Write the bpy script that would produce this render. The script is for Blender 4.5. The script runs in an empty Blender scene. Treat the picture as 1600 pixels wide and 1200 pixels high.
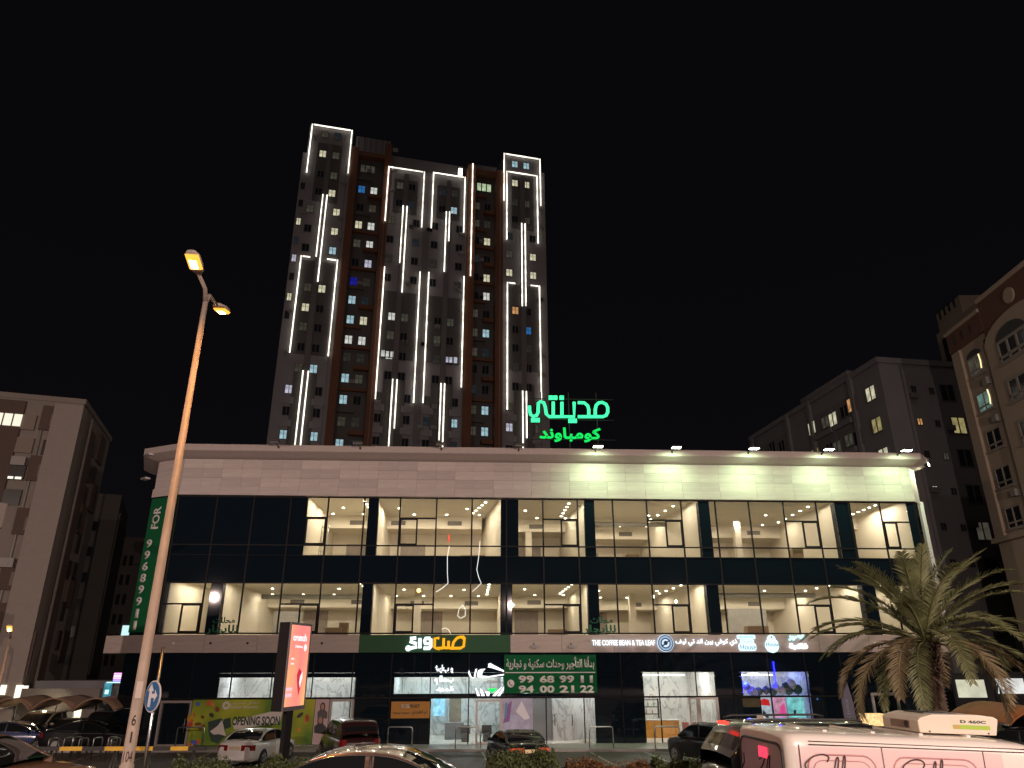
import bpy, math, random
import numpy as np
from mathutils import Vector, Matrix
random.seed(7)
rad = math.radians
# ------------------------------------------------------------------ camera, sky, exposure
sc = bpy.context.scene
col = sc.collection
CAMH = 4.2; FPX = 1130.0; PITCH = rad(21.15); ROLL = rad(-0.1)
cam = bpy.data.cameras.new("camera"); cam_o = bpy.data.objects.new("camera", cam); col.objects.link(cam_o)
cam.sensor_fit = 'HORIZONTAL'; cam.sensor_width = 36.0; cam.lens = 36.0*FPX/1600.0
cam.clip_start = 0.1; cam.clip_end = 3000
cam_o.location = (0, 0, CAMH)
cam_o.rotation_euler = (Matrix.Rotation(rad(90)+PITCH, 4, 'X') @ Matrix.Rotation(ROLL, 4, 'Z')).to_euler()
sc.camera = cam_o
w = bpy.data.worlds.new("World"); sc.world = w; w.use_nodes = True
nt = w.node_tree; bg = nt.nodes['Background']
tc = nt.nodes.new('ShaderNodeTexCoord'); sx = nt.nodes.new('ShaderNodeSeparateXYZ'); cr = nt.nodes.new('ShaderNodeValToRGB')
nt.links.new(tc.outputs['Generated'], sx.inputs[0]); nt.links.new(sx.outputs['Z'], cr.inputs[0]); nt.links.new(cr.outputs[0], bg.inputs[0])
cr.color_ramp.elements[0].color = (0.0038, 0.0034, 0.0044, 1); cr.color_ramp.elements[0].position = 0.0
cr.color_ramp.elements[1].color = (0.0024, 0.0021, 0.0027, 1); cr.color_ramp.elements[1].position = 0.5
bg.inputs[1].default_value = 1.0
sun = bpy.data.lights.new("night_glow", 'SUN'); sun_o = bpy.data.objects.new("night_glow", sun); col.objects.link(sun_o)
sun.energy = 0.115; sun.angle = rad(30); sun.color = (1.0, 0.80, 0.72)
sun_o.rotation_euler = (rad(42), 0, rad(-10))
vs = sc.view_settings; vs.view_transform = 'Standard'; vs.look = 'None'; vs.exposure = 0.0; vs.gamma = 1.0; vs.use_curve_mapping = False
cy = sc.cycles
cy.max_bounces = 6; cy.diffuse_bounces = 3; cy.glossy_bounces = 3; cy.transmission_bounces = 4; cy.transparent_max_bounces = 12
cy.sample_clamp_indirect = 4.0; cy.caustics_reflective = False; cy.caustics_refractive = False; cy.use_denoising = True
cy.use_light_tree = True
ROADZ = 1.35

# ------------------------------------------------------------------ pixel helpers (1600x1200 photograph)
def ray(u, v):
    a = (u-800)/FPX; b = (600-v)/FPX
    c, s = math.cos(ROLL), math.sin(ROLL)
    a, b = a*c-b*s, a*s+b*c
    return Vector((a, math.cos(PITCH)-b*math.sin(PITCH), math.sin(PITCH)+b*math.cos(PITCH)))
def at(u, v, y):
    d = ray(u, v); return Vector((d.x*y/d.y, y, CAMH+d.z*y/d.y))
def hit(u, v, P, yaw):
    """where the sight line meets the vertical plane through P with direction yaw -> (distance along, z)"""
    d = ray(u, v); n = (-math.sin(yaw), math.cos(yaw))
    t = (P[0]*n[0]+P[1]*n[1])/(d.x*n[0]+d.y*n[1])
    x, y = d.x*t, d.y*t
    return (x-P[0])*math.cos(yaw)+(y-P[1])*math.sin(yaw), CAMH+d.z*t

# ------------------------------------------------------------------ materials
MC = {}
def mat(name, base=(.5,.5,.5), rough=.6, metal=0, var=0.0, vscale=3.0, bump=0.0, bscale=20.0, emit=None, estr=0.0, stretch=None, coat=0.0, spec=None, dirt=0.0):
    if name in MC: return MC[name]
    m = bpy.data.materials.new(name); m.use_nodes = True; n = m.node_tree; b = n.nodes['Principled BSDF']
    b.inputs['Base Color'].default_value = (*base, 1); b.inputs['Roughness'].default_value = rough; b.inputs['Metallic'].default_value = metal
    if coat: b.inputs['Coat Weight'].default_value = coat; b.inputs['Coat Roughness'].default_value = .04
    if spec is not None: b.inputs['Specular IOR Level'].default_value = spec
    t = n.nodes.new('ShaderNodeTexCoord'); src = t.outputs['Object']
    if stretch:
        mp = n.nodes.new('ShaderNodeMapping'); mp.inputs['Scale'].default_value = stretch; n.links.new(src, mp.inputs[0]); src = mp.outputs[0]
    if var > 0:
        no = n.nodes.new('ShaderNodeTexNoise'); no.inputs['Scale'].default_value = vscale; no.inputs['Detail'].default_value = 6; no.inputs['Roughness'].default_value = .65
        n.links.new(src, no.inputs['Vector'])
        r = n.nodes.new('ShaderNodeValToRGB'); r.color_ramp.elements[0].position = .3; r.color_ramp.elements[1].position = .7
        r.color_ramp.elements[0].color = (*[c*(1-var) for c in base], 1); r.color_ramp.elements[1].color = (*[min(1, c*(1+var)) for c in base], 1)
        n.links.new(no.outputs['Fac'], r.inputs[0]); n.links.new(r.outputs[0], b.inputs['Base Color'])
        mr = n.nodes.new('ShaderNodeMapRange'); mr.inputs['To Min'].default_value = max(.02, rough-.1*var*4); mr.inputs['To Max'].default_value = min(1, rough+.1*var*4)
        n.links.new(no.outputs['Fac'], mr.inputs[0]); n.links.new(mr.outputs[0], b.inputs['Roughness'])
    if bump > 0:
        nb = n.nodes.new('ShaderNodeTexNoise'); nb.inputs['Scale'].default_value = bscale; nb.inputs['Detail'].default_value = 4
        n.links.new(src, nb.inputs['Vector']); bp = n.nodes.new('ShaderNodeBump'); bp.inputs['Strength'].default_value = bump; bp.inputs['Distance'].default_value = .02
        n.links.new(nb.outputs['Fac'], bp.inputs['Height']); n.links.new(bp.outputs[0], b.inputs['Normal'])
    if emit: b.inputs['Emission Color'].default_value = (*emit, 1); b.inputs['Emission Strength'].default_value = estr
    MC[name] = m; return m
def emis(name, c, s, var=0.0, vscale=4.0):
    if name in MC: return MC[name]
    m = bpy.data.materials.new(name); m.use_nodes = True; n = m.node_tree; n.nodes.clear()
    e = n.nodes.new('ShaderNodeEmission'); o = n.nodes.new('ShaderNodeOutputMaterial'); e.inputs[0].default_value = (*c, 1); e.inputs[1].default_value = s
    if var:
        t = n.nodes.new('ShaderNodeTexCoord'); no = n.nodes.new('ShaderNodeTexNoise'); no.inputs['Scale'].default_value = vscale
        n.links.new(t.outputs['Object'], no.inputs['Vector']); r = n.nodes.new('ShaderNodeValToRGB'); r.color_ramp.elements[0].position = .35; r.color_ramp.elements[1].position = .65
        r.color_ramp.elements[0].color = (*[x*(1-var) for x in c], 1); r.color_ramp.elements[1].color = (*c, 1)
        n.links.new(no.outputs['Fac'], r.inputs[0]); n.links.new(r.outputs[0], e.inputs[0])
    n.links.new(e.outputs[0], o.inputs[0]); MC[name] = m; return m
def glassmat(name, tint=(.93,.95,.95), refl=.09):
    if name in MC: return MC[name]
    m = bpy.data.materials.new(name); m.use_nodes = True; n = m.node_tree; n.nodes.clear()
    o = n.nodes.new('ShaderNodeOutputMaterial'); mx = n.nodes.new('ShaderNodeMixShader'); tr = n.nodes.new('ShaderNodeBsdfTransparent'); gl = n.nodes.new('ShaderNodeBsdfGlossy')
    lw = n.nodes.new('ShaderNodeLayerWeight'); lw.inputs[0].default_value = .25; mr = n.nodes.new('ShaderNodeMapRange'); mr.inputs['To Min'].default_value = refl; mr.inputs['To Max'].default_value = .7
    n.links.new(lw.outputs['Fresnel'], mr.inputs[0])
    tr.inputs[0].default_value = (*tint, 1); gl.inputs['Roughness'].default_value = .0
    n.links.new(mr.outputs[0], mx.inputs[0]); n.links.new(tr.outputs[0], mx.inputs[1]); n.links.new(gl.outputs[0], mx.inputs[2]); n.links.new(mx.outputs[0], o.inputs[0])
    MC[name] = m; return m
def marble():
    if 'marble' in MC: return MC['marble']
    m = mat('marble', (.75,.76,.75), .25); n = m.node_tree; b = n.nodes['Principled BSDF']
    t = n.nodes.new('ShaderNodeTexCoord'); mp = n.nodes.new('ShaderNodeMapping'); mp.inputs['Rotation'].default_value = (0, rad(40), 0); mp.inputs['Scale'].default_value = (2.2, 1, .9)
    no = n.nodes.new('ShaderNodeTexNoise'); no.inputs['Scale'].default_value = 1.2; no.inputs['Detail'].default_value = 8; no.inputs['Distortion'].default_value = 1.6
    r = n.nodes.new('ShaderNodeValToRGB'); e = r.color_ramp.elements; e[0].position = .46; e[0].color = (.75,.76,.75,1); e[1].position = .54; e[1].color = (.75,.76,.75,1)
    k = e.new(.5); k.color = (.40,.42,.41,1)
    no.inputs['Scale'].default_value = .55; n.links.new(t.outputs['Object'], mp.inputs[0]); n.links.new(mp.outputs[0], no.inputs['Vector']); n.links.new(no.outputs['Fac'], r.inputs[0]); n.links.new(r.outputs[0], b.inputs['Base Color'])
    return m

# ------------------------------------------------------------------ mesh building
class MB:
    def __init__(s): s.v = []; s.f = []; s.m = []; s.sm = []
    def add(s, vs, fs, mi=0, smooth=False):
        o = len(s.v); s.v += [tuple(x) for x in vs]
        for f in fs: s.f.append(tuple(o+i for i in f)); s.m.append(mi); s.sm.append(smooth)
        return s
    def box(s, x0, x1, y0, y1, z0, z1, mi=0):
        return s.add([(x0,y0,z0),(x1,y0,z0),(x1,y1,z0),(x0,y1,z0),(x0,y0,z1),(x1,y0,z1),(x1,y1,z1),(x0,y1,z1)],
                     [(0,3,2,1),(4,5,6,7),(0,1,5,4),(1,2,6,5),(2,3,7,6),(3,0,4,7)], mi)
    def prism(s, poly, y0, y1, mi=0):
        """polygon in x,z (counter-clockwise seen from -y) extruded y0..y1"""
        n = len(poly); vs = [(x,y0,z) for x,z in poly]+[(x,y1,z) for x,z in poly]
        fs = [tuple(range(n)), tuple(range(2*n-1, n-1, -1))]+[(i,(i+1)%n+0,(i+1)%n+n,i+n)[::-1] for i in range(n)]
        return s.add(vs, fs, mi)
    def slab(s, poly, z0, z1, mi=0):
        n = len(poly); vs = [(x,y,z0) for x,y in poly]+[(x,y,z1) for x,y in poly]
        fs = [tuple(range(n-1,-1,-1)), tuple(range(n,2*n))]+[(i,(i+1)%n,(i+1)%n+n,i+n) for i in range(n)]
        return s.add(vs, fs, mi)
    def tube(s, pts, r, n=8, mi=0, closed=False, cap=True):
        pts = [Vector(p) for p in pts]; m = len(pts); R = r if hasattr(r, '__len__') else [r]*m
        vs = []; pu = None
        for i, p in enumerate(pts):
            a = pts[i-1] if (i > 0 or closed) else p; b = pts[(i+1) % m] if (i < m-1 or closed) else p
            t = (b-a).normalized()
            if pu is None: pu = Vector((0,0,1)) if abs(t.z) < .9 else Vector((1,0,0))
            q = t.cross(pu).normalized(); pu = q.cross(t).normalized()
            for k in range(n):
                g = 2*math.pi*k/n; vs.append(p+(q*math.cos(g)+pu*math.sin(g))*R[i])
        fs = []
        for i in range(m if closed else m-1):
            for k in range(n): fs.append((i*n+k, i*n+(k+1) % n, ((i+1) % m)*n+(k+1) % n, ((i+1) % m)*n+k))
        if cap and not closed: fs += [tuple(range(n-1,-1,-1)), tuple((m-1)*n+k for k in range(n))]
        return s.add(vs, fs, mi, True)
    def disc(s, c, r, axis='y', n=20, th=.02, mi=0):
        pts = [(math.cos(2*math.pi*k/n)*r, math.sin(2*math.pi*k/n)*r) for k in range(n)]
        vs = []
        for d in (-th/2, th/2):
            for a, b in pts: vs.append({'y': (c[0]+a, c[1]+d, c[2]+b), 'x': (c[0]+d, c[1]+a, c[2]+b), 'z': (c[0]+a, c[1]+b, c[2]+d)}[axis])
        return s.add(vs, [tuple(range(n)), tuple(range(2*n-1,n-1,-1))]+[(i,i+n,(i+1)%n+n,(i+1)%n) for i in range(n)], mi)
    def build(s, name, mats, parent=None, loc=(0,0,0), rz=0, bevel=0, fix=True):
        me = bpy.data.meshes.new(name); me.from_pydata(s.v, [], s.f)
        for m in (mats if isinstance(mats, (list, tuple)) else [mats]): me.materials.append(m)
        me.polygons.foreach_set('material_index', s.m); me.polygons.foreach_set('use_smooth', s.sm)
        if fix and len(s.f) < 60000:
            import bmesh
            bm = bmesh.new(); bm.from_mesh(me); bmesh.ops.recalc_face_normals(bm, faces=bm.faces)
            if bevel:
                bmesh.ops.bevel(bm, geom=bm.edges[:], offset=bevel, segments=2, affect='EDGES', profile=.6)
            bm.to_mesh(me); bm.free()
        me.update(); o = bpy.data.objects.new(name, me); col.objects.link(o); o.location = loc; o.rotation_euler.z = rz
        if parent: o.parent = parent
        return o
def tag(o, label=None, cat=None, group=None, kind=None):
    if label: o['label'] = label
    if cat: o['category'] = cat
    if group: o['group'] = group
    if kind: o['kind'] = kind
    return o
def empty(name, loc=(0,0,0), rz=0, label=None, cat=None, group=None):
    o = bpy.data.objects.new(name, None); col.objects.link(o); o.location = loc; o.rotation_euler.z = rz
    return tag(o, label, cat, group)
def cp(o, parent, loc=None):
    c = o.copy(); col.objects.link(c); c.parent = parent
    if loc is not None: c.location = loc
    return c
def copy_tree(o, loc, rz, label=None, lights=True):
    c = o.copy(); col.objects.link(c); c.location = loc; c.rotation_euler.z = rz
    if label: c['label'] = label
    for ch in o.children:
        d = ch.copy(); col.objects.link(d); d.parent = c
        for g in ch.children: e = g.copy(); col.objects.link(e); e.parent = d
    return c
BOXC = {}
def bx(name, x0, x1, y0, y1, z0, z1, m, parent=None):
    """a box part; equal sizes and materials share mesh data"""
    k = (name, round(x1-x0,3), round(y1-y0,3), round(z1-z0,3), m.name)
    c = ((x0+x1)/2, (y0+y1)/2, (z0+z1)/2)
    if k in BOXC:
        o = bpy.data.objects.new(name, BOXC[k]); col.objects.link(o); o.location = c; o.parent = parent; return o
    a, b, d = (x1-x0)/2, (y1-y0)/2, (z1-z0)/2
    o = MB().box(-a,a,-b,b,-d,d).build(name, m, parent, c, fix=False); BOXC[k] = o.data; return o
# ------------------------------------------------------------------ writing
FORMS = {'ا':'\uFE8D\uFE8E','أ':'\uFE83\uFE84','ب':'\uFE8F\uFE90\uFE91\uFE92','ت':'\uFE95\uFE96\uFE97\uFE98','ج':'\uFE9D\uFE9E\uFE9F\uFEA0','ح':'\uFEA1\uFEA2\uFEA3\uFEA4',
'د':'\uFEA9\uFEAA','ذ':'\uFEAB\uFEAC','ر':'\uFEAD\uFEAE','ز':'\uFEAF\uFEB0','س':'\uFEB1\uFEB2\uFEB3\uFEB4','ص':'\uFEB9\uFEBA\uFEBB\uFEBC','ع':'\uFEC9\uFECA\uFECB\uFECC','ف':'\uFED1\uFED2\uFED3\uFED4',
'ك':'\uFED9\uFEDA\uFEDB\uFEDC','ل':'\uFEDD\uFEDE\uFEDF\uFEE0','م':'\uFEE1\uFEE2\uFEE3\uFEE4','ن':'\uFEE5\uFEE6\uFEE7\uFEE8','ه':'\uFEE9\uFEEA\uFEEB\uFEEC','و':'\uFEED\uFEEE','ي':'\uFEF1\uFEF2\uFEF3\uFEF4',
'ة':'\uFE93\uFE94','خ':'\uFEA5\uFEA6\uFEA7\uFEA8','ط':'\uFEC1\uFEC2\uFEC3\uFEC4','ش':'\uFEB5\uFEB6\uFEB7\uFEB8','ق':'\uFED5\uFED6\uFED7\uFED8'}
def ar(s):
    out = []
    for wd in s.split(' '):
        wd = list(wd); r = []
        for i, c in enumerate(wd):
            if c not in FORMS: r.append(c); continue
            prev = i > 0 and wd[i-1] in FORMS and len(FORMS[wd[i-1]]) == 4
            nxt = i < len(wd)-1 and wd[i+1] in FORMS and len(FORMS[c]) == 4
            r.append(FORMS[c][(3 if nxt else 1) if prev else (2 if nxt else 0)])
        out.append(''.join(reversed(r)))
    return ' '.join(reversed(out))
def text(name, body, x0, x1, z0, z1, y, m, parent, bold=.0, depth=.04, arabic=False, italic=0, mirror=False, rot=0):
    """lettering as real raised mesh, fitted into x0..x1, z0..z1 on the plane y of the parent, facing -y"""
    cu = bpy.data.curves.new(name, 'FONT'); cu.body = ar(body) if arabic else body; cu.offset = bold; cu.shear = italic; cu.resolution_u = 3
    t = bpy.data.objects.new('tmp', cu); col.objects.link(t); bpy.context.view_layer.update()
    me = bpy.data.meshes.new_from_object(t.evaluated_get(bpy.context.evaluated_depsgraph_get()))
    bpy.data.objects.remove(t); bpy.data.curves.remove(cu)
    n = len(me.vertices); co = np.zeros(n*3); me.vertices.foreach_get('co', co); co = co.reshape(-1, 3)
    if rot: c, s = math.cos(rot), math.sin(rot); co = np.stack([co[:,0]*c-co[:,1]*s, co[:,0]*s+co[:,1]*c, co[:,2]], 1)
    lo, hi = co.min(0), co.max(0); fx = (co[:,0]-lo[0])/max(1e-6, hi[0]-lo[0]); fz = (co[:,1]-lo[1])/max(1e-6, hi[1]-lo[1])
    if mirror: fx = 1-fx
    p = np.stack([x0+fx*(x1-x0), np.full(n, y), z0+fz*(z1-z0)], 1); me.vertices.foreach_set('co', p.ravel()); me.update()
    import bmesh
    bm = bmesh.new(); bm.from_mesh(me)
    r = bmesh.ops.extrude_face_region(bm, geom=bm.faces[:])
    bmesh.ops.translate(bm, vec=(0, -depth, 0), verts=[g for g in r['geom'] if isinstance(g, bmesh.types.BMVert)])
    bmesh.ops.recalc_face_normals(bm, faces=bm.faces); bm.to_mesh(me); bm.free()
    me.materials.clear(); me.materials.append(m)
    o = bpy.data.objects.new(name, me); col.objects.link(o); o.parent = parent; return o
def lamp(kind, loc, e, c, parent=None, r=.1, cone=120, blend=.6, look=None, size=None):
    l = bpy.data.lights.new('light', kind); l.energy = e; l.color = c
    if kind == 'SPOT': l.spot_size = rad(cone); l.spot_blend = blend; l.shadow_soft_size = r
    elif kind == 'POINT': l.shadow_soft_size = r
    elif kind == 'AREA': l.shape = 'RECTANGLE'; l.size = size[0]; l.size_y = size[1]
    o = bpy.data.objects.new('light', l); col.objects.link(o); o.location = loc
    if parent: o.parent = parent
    if look is not None:
        o.rotation_euler = (Vector(look)-Vector(loc)).to_track_quat('-Z', 'Y').to_euler()
    return o

# ------------------------------------------------------------------ shared materials
M_black = mat('black_glass', (.006,.011,.017), .03, spec=.5)
M_frame = mat('black_frame', (.007,.007,.008), .6, spec=.2)
M_glass = glassmat('window_glass')
M_room = mat('room_paint', (.80,.72,.58), .8, var=.04, vscale=.6)
M_ceil = mat('ceiling_paint', (.84,.78,.66), .8, var=.05, vscale=.8)
M_floor = mat('room_floor', (.72,.66,.57), .5)
M_down = emis('downlight_lens', (1.0,.88,.66), 25)
M_stone = mat('travertine', (.50,.435,.405), .6, var=.13, vscale=1.0, stretch=(.45,1,6), bump=.06, bscale=6)
M_stone2 = mat('travertine_dark', (.455,.395,.37), .6, var=.17, vscale=1.4, stretch=(.35,1,7), bump=.06, bscale=6); M_stone3 = mat('travertine_pale', (.53,.465,.43), .58, var=.12, vscale=.8, stretch=(.5,1,5), bump=.06, bscale=6)
M_fascia = mat('fascia_stone', (.42,.345,.31), .55, var=.10, vscale=2, stretch=(.6,1,4))
M_white = mat('white_trim', (.72,.70,.68), .5)
M_steel = mat('steel', (.55,.55,.56), .28, 1.0)
M_grille = mat('grille_metal', (.16,.14,.12), .6)
M_green = mat('green_vinyl', (.008,.105,.038), .85, var=.08, vscale=1.5, spec=.1)
M_print = mat('white_print', (.66,.63,.60), .6)
E_white = emis('white_led', (.80,.90,1.0), 5.0)
M_wood = mat('door_wood', (.32,.26,.22), .5, var=.2, vscale=3, stretch=(6,6,1))

# ------------------------------------------------------------------ ground
g = MB().add([(-400,-60,ROADZ),(400,-60,ROADZ),(400,21.6,ROADZ),(-400,21.6,ROADZ),(-400,28,0),(400,28,0),(-400,900,0),(400,900,0)],
             [(0,1,2,3),(3,2,5,4),(4,5,7,6)])
ground = tag(g.build('ground', mat('sandy_ground', (.20,.165,.13), .9, var=.25, vscale=.7, bump=.4, bscale=8)), kind='structure')
M_asph = mat('asphalt', (.105,.092,.084), .75, var=.25, vscale=1.1, bump=.35, bscale=60)
tag(MB().box(-120,120,-20,17.6,ROADZ-.05,ROADZ+.004).build('road', M_asph), kind='structure')
tag(MB().box(-70,70,28.4,41.2,-.06,.008).build('parking_lot', M_asph), kind='structure')
mk = MB()
for i in range(-20, 21):
    x = i*2.75+1.2
    mk.add([(x-.05+.6,35.4,.013),(x+.05+.6,35.4,.013),(x+.05,41.0,.013),(x-.05,41.0,.013)], [(0,1,2,3)])
tag(mk.build('parking_markings', mat('worn_line_paint', (.45,.40,.33), .7, var=.4, vscale=6)), kind='structure')
tag(MB().box(-30,45,41.2,41.35,-.02,.13).box(-120,120,17.6,17.75,ROADZ-.05,ROADZ+.13).build('kerb', mat('kerb_concrete', (.34,.32,.30), .8, var=.15)), kind='structure')
M_tile = mat('pale_paving', (.42,.39,.36), .45, var=.12, vscale=2.5)
tag(MB().box(-30,45,41.35,44.6,-.02,.11).build('pavement', M_tile), kind='structure')

# ------------------------------------------------------------------ shopping building
MD = 44.0; MY = rad(3.0)
mall = empty('shopping_building', (0, MD, 0), MY, 'long three storey shopping building with dark glass front and brightly lit upper floors', 'building')
def mp(u, v, y=0.0):
    P = (-y*math.sin(MY), MD+y*math.cos(MY)); return hit(u, v, P, MY)
W = [-20.0,-17.72,-15.55,-13.35,-11.12,-8.95,-6.8,-4.6,-2.45,-.35,1.87,4.0,6.18,8.3,10.45,12.6,14.72,16.9,19.0,21.1,23.1,25.35]
Z = dict(g0=.12, g1=2.45, g2=4.76, a0=5.78, a1=8.60, b0=10.17, b1=13.68, pt=16.0)
litA = [(-20,-17.4),(-16.7,-8.73),(-8.12,-.7),(-.03,4.46),(5.1,11.57),(12.3,21.1),(21.9,25.0)]
litB = [(-12.35,-8.72),(-8.1,-.7),(.38,4.42),(5.06,11.55),(12.24,20.22),(21.24,24.85)]
litG = [(-16.2,-8.72,2.47,3.5),(-6.6,-.42,2.5,3.55),(-.40,4.6,2.5,2.66),(7.43,11.54,2.47,3.74),(13.14,17.04,2.47,3.73),
        (-10.0,-8.72,.12,2.45),(-4.52,-.42,.12,2.45),(-.40,4.6,.12,2.45),(7.43,11.6,.12,2.45),(14.1,17.0,.12,2.45)]
def row(z0, z1, lits, th=.03):
    brk = sorted(set(W+[c for a, b in lits for c in (a, b)]))
    for a, b in zip(brk, brk[1:]):
        if b-a < .04: continue
        lit = any(l0-1e-6 <= (a+b)/2 <= l1 for l0, l1 in lits)
        bx('glass_pane' if lit else 'dark_glass_panel', a+.004, b-.004, -.015, .015, z0+.004, z1-.004, M_glass if lit else M_black, mall)
row(Z['a0'], Z['a1'], litA); row(Z['a1'], Z['b0'], []); row(Z['b0'], Z['b1'], litB)
for z0, z1 in ((.12,2.45),(2.45,2.66),(2.66,3.5),(3.5,3.74),(3.74,4.76)):
    row(z0, z1, [(a,b) for a,b,c,d in litG if c-.03 <= z0 and z1 <= d+.03])
for x in W: bx('mullion', x-.03, x+.03, -.08, -.016, .12, 4.76, M_frame, mall); bx('mullion', x-.045, x+.045, -.08, -.016, 5.78, 13.68, M_frame, mall)
for z in (2.45,): bx('transom', W[0], W[-1], -.075, -.017, z-.045, z+.045, M_frame, mall)
for z in (5.83, 8.6, 10.76, 13.63): bx('transom', W[0], W[-1], -.075, -.017, z-.04, z+.04, M_frame, mall)
bx('transom', W[0], W[-1], -.06, -.017, 10.16, 10.19, M_frame, mall)
def casement(x0, x1, z0, z1, zt, left):
    """transom over a module and a thick framed sash in one half of it"""
    bx('transom', x0, x1, -.078, -.017, zt-.045, zt+.045, M_frame, mall)
    xm = (x0+x1)/2; a, b = (x0, xm) if left else (xm, x1)
    if left is None: a, b = x0, x1
    f = MB()
    for q in ((a,a+.09,z0,zt),(b-.09,b,z0,zt),(a+.09,b-.09,zt-.10,zt-.0),(a+.09,b-.09,z0,z0+.09)): f.box(q[0],q[1],-.12,-.018,q[2],q[3])
    f.build('casement_frame', M_frame, mall)
for x0, x1, l in ((-12.35,-11.15,None),(-6.77,-4.63,True),(1.9,3.97,False),(8.33,10.42,False),(16.93,18.97,False),(23.13,24.85,True)):
    casement(x0, x1, 10.80, 13.6, 12.40, l)
for x0, x1, l in ((-19.97,-17.75,False),(-13.32,-11.15,False),(-6.77,-4.63,True),(1.9,3.97,False),(8.33,10.42,False),(16.93,18.97,False)):
    casement(x0, x1, 5.87, 8.5, 7.42, l)
# structure: slabs, roof, back and side walls
sh = MB()
sh.box(-20,25.3,.1,18.1,8.92,10.02).box(-20,25.3,.1,18.1,13.95,14.3).box(-20,25.3,.1,18.1,4.8,5.66).box(-20,25.3,18.1,18.5,.1,15.9).box(-20.0,-19.8,.1,18.1,5.7,8.9).box(25.1,25.3,.1,18.1,.1,4.8)
sh.build('concrete_shell', mat('dark_concrete', (.10,.10,.10), .9), mall)
bx('parapet_wall', -20.0, 25.4, .0, .3, 13.70, 16.0, M_stone, mall)
bx('roof_deck', -20.0, 25.4, .3, 18.1, 14.3, 14.42, mat('roof_grey', (.2,.2,.2), .9), mall)
# stone cladding, one piece each
for r, (z0, z1) in enumerate(((14.22,14.78),(14.78,15.34),(15.34,15.93))):
    x = -20.04; off = 0
    k = 0
    while x < 25.42:
        x1 = min(25.44, x+(1.18 if k or not off else off)); d = .0015*((k*7+r*3) % 3)
        ms = (M_stone, M_stone2, M_stone3)[(k*5+r*7+(k*k)%4) % 3]
        o = bx('cladding_panel', x+.004, x1-.004, -.06-d, -.004, z0+.004, z1-.004, ms, mall); x = x1; k += 1
x = -20.05; k = 0
while x < 25.4:
    x1 = min(25.45, x+2.36); bx('ledge_stone', x+.006, x1-.006, -.17, -.01, 13.70, 14.20, M_stone, mall); x = x1
FG = (-8.65, -.14)
x = -20.1
for a, b in [(-20.1,-17.2),(-17.2,-14.3),(-14.3,-11.4),(-11.4,-8.65)]+[(-.14,2.8),(2.8,5.8),(5.8,8.8),(8.8,11.8),(11.8,14.8),(14.8,17.8),(17.8,20.8),(20.8,23.2),(23.2,25.45)]:
    bx('fascia_panel', a+.008, b-.008, -.36, -.02, 4.80, 5.74, M_fascia, mall)
for a, b in ((-8.65,-5.8),(-5.8,-3.0),(-3.0,-.14)): bx('green_fascia_panel', a+.004, b-.004, -.38, -.02, 4.80, 5.74, mat('sign_green', (.035,.10,.05), .7, var=.06, spec=.2), mall)
def sweep(name, path, prof, m, parent):
    """profile (outward, z) swept along a plan path; outward is to the right of the direction of travel"""
    P = [Vector((a, b)) for a, b in path]; vs = []; n = len(prof)
    for i, p in enumerate(P):
        d0 = (P[i]-P[i-1]).normalized() if i else (P[1]-P[0]).normalized(); d1 = (P[i+1]-P[i]).normalized() if i < len(P)-1 else d0
        n0 = Vector((d0.y, -d0.x)); n1 = Vector((d1.y, -d1.x)); mt = (n0+n1).normalized(); mt = mt/max(.3, mt.dot(n0))
        for o, z in prof: vs.append((p.x+mt.x*o, p.y+mt.y*o, z))
    fs = [(i*n+k, (i+1)*n+k, (i+1)*n+(k+1) % n, i*n+(k+1) % n) for i in range(len(P)-1) for k in range(n)]
    fs += [tuple(range(n)), tuple(range((len(P)-1)*n+n-1, (len(P)-1)*n-1, -1))]
    return MB().add(vs, fs).build(name, m, parent)
Lp = [(-23.4,4.5),(-21.95,.95),(-20.05,-.02),(25.45,-.02),(26.35,.9),(26.6,6)]
sweep('cornice', Lp, [(.0,15.94),(.35,16.0),(.92,16.22),(.95,16.25),(.95,16.62),(.0,16.70)], mat('cornice_paint', (.44,.37,.34), .6, var=.05), mall)
# left chamfer with its banner and right return
c0, c1 = Vector((-21.95,.95)), Vector((-20.05,-.02))
def chamfer(name, a, b, z0, z1, out, m, t0=0, t1=1):
    d = (b-a).normalized(); n = Vector((d.y, -d.x)); p = a+(b-a)*t0; q = a+(b-a)*t1
    return MB().slab([tuple(p), tuple(p+n*out), tuple(q+n*out), tuple(q)], z0, z1).build(name, m, mall)
chamfer('chamfer_wall', c0, c1, 14.2, 15.94, .03, M_stone); chamfer('chamfer_ledge', c0, c1, 13.70, 14.2, .14, M_stone)
chamfer('chamfer_fascia', Vector((-23.2,1.6)), c1, 4.8, 5.74, .34, M_fascia); chamfer('chamfer_dark_wall', c0, c1, .1, 4.78, .01, M_black)
chamfer('chamfer_dark_wall', c0, c1, 5.76, 13.68, .005, M_black)
chamfer('side_wall', Vector((-23.4,4.5)), c0, .1, 15.9, .0001, M_stone)
r0, r1 = Vector((25.45,-.02)), Vector((26.35,.9))
chamfer('return_wall', r0, r1, 13.7, 15.94, .04, M_stone); chamfer('return_glass', r0, r1, .1, 13.68, .0, M_black, .0, 1) if False else None
MB().slab([(25.47,.0),(26.35,.9),(26.35,1.6),(25.47,1.6)], .1, 13.68).build('return_glass', M_black, mall)
MB().box(26.30,26.55,.86,1.05,5.5,13.9).build('white_corner_trim', M_white, mall)
ban = empty('vertical_banner', (0, MD, 0), MY, 'tall green banner with white telephone number on left corner of building', 'banner')
cm = (c0+c1)/2; cd = (c1-c0).normalized(); cyaw = math.atan2(cd.y, cd.x)
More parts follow.
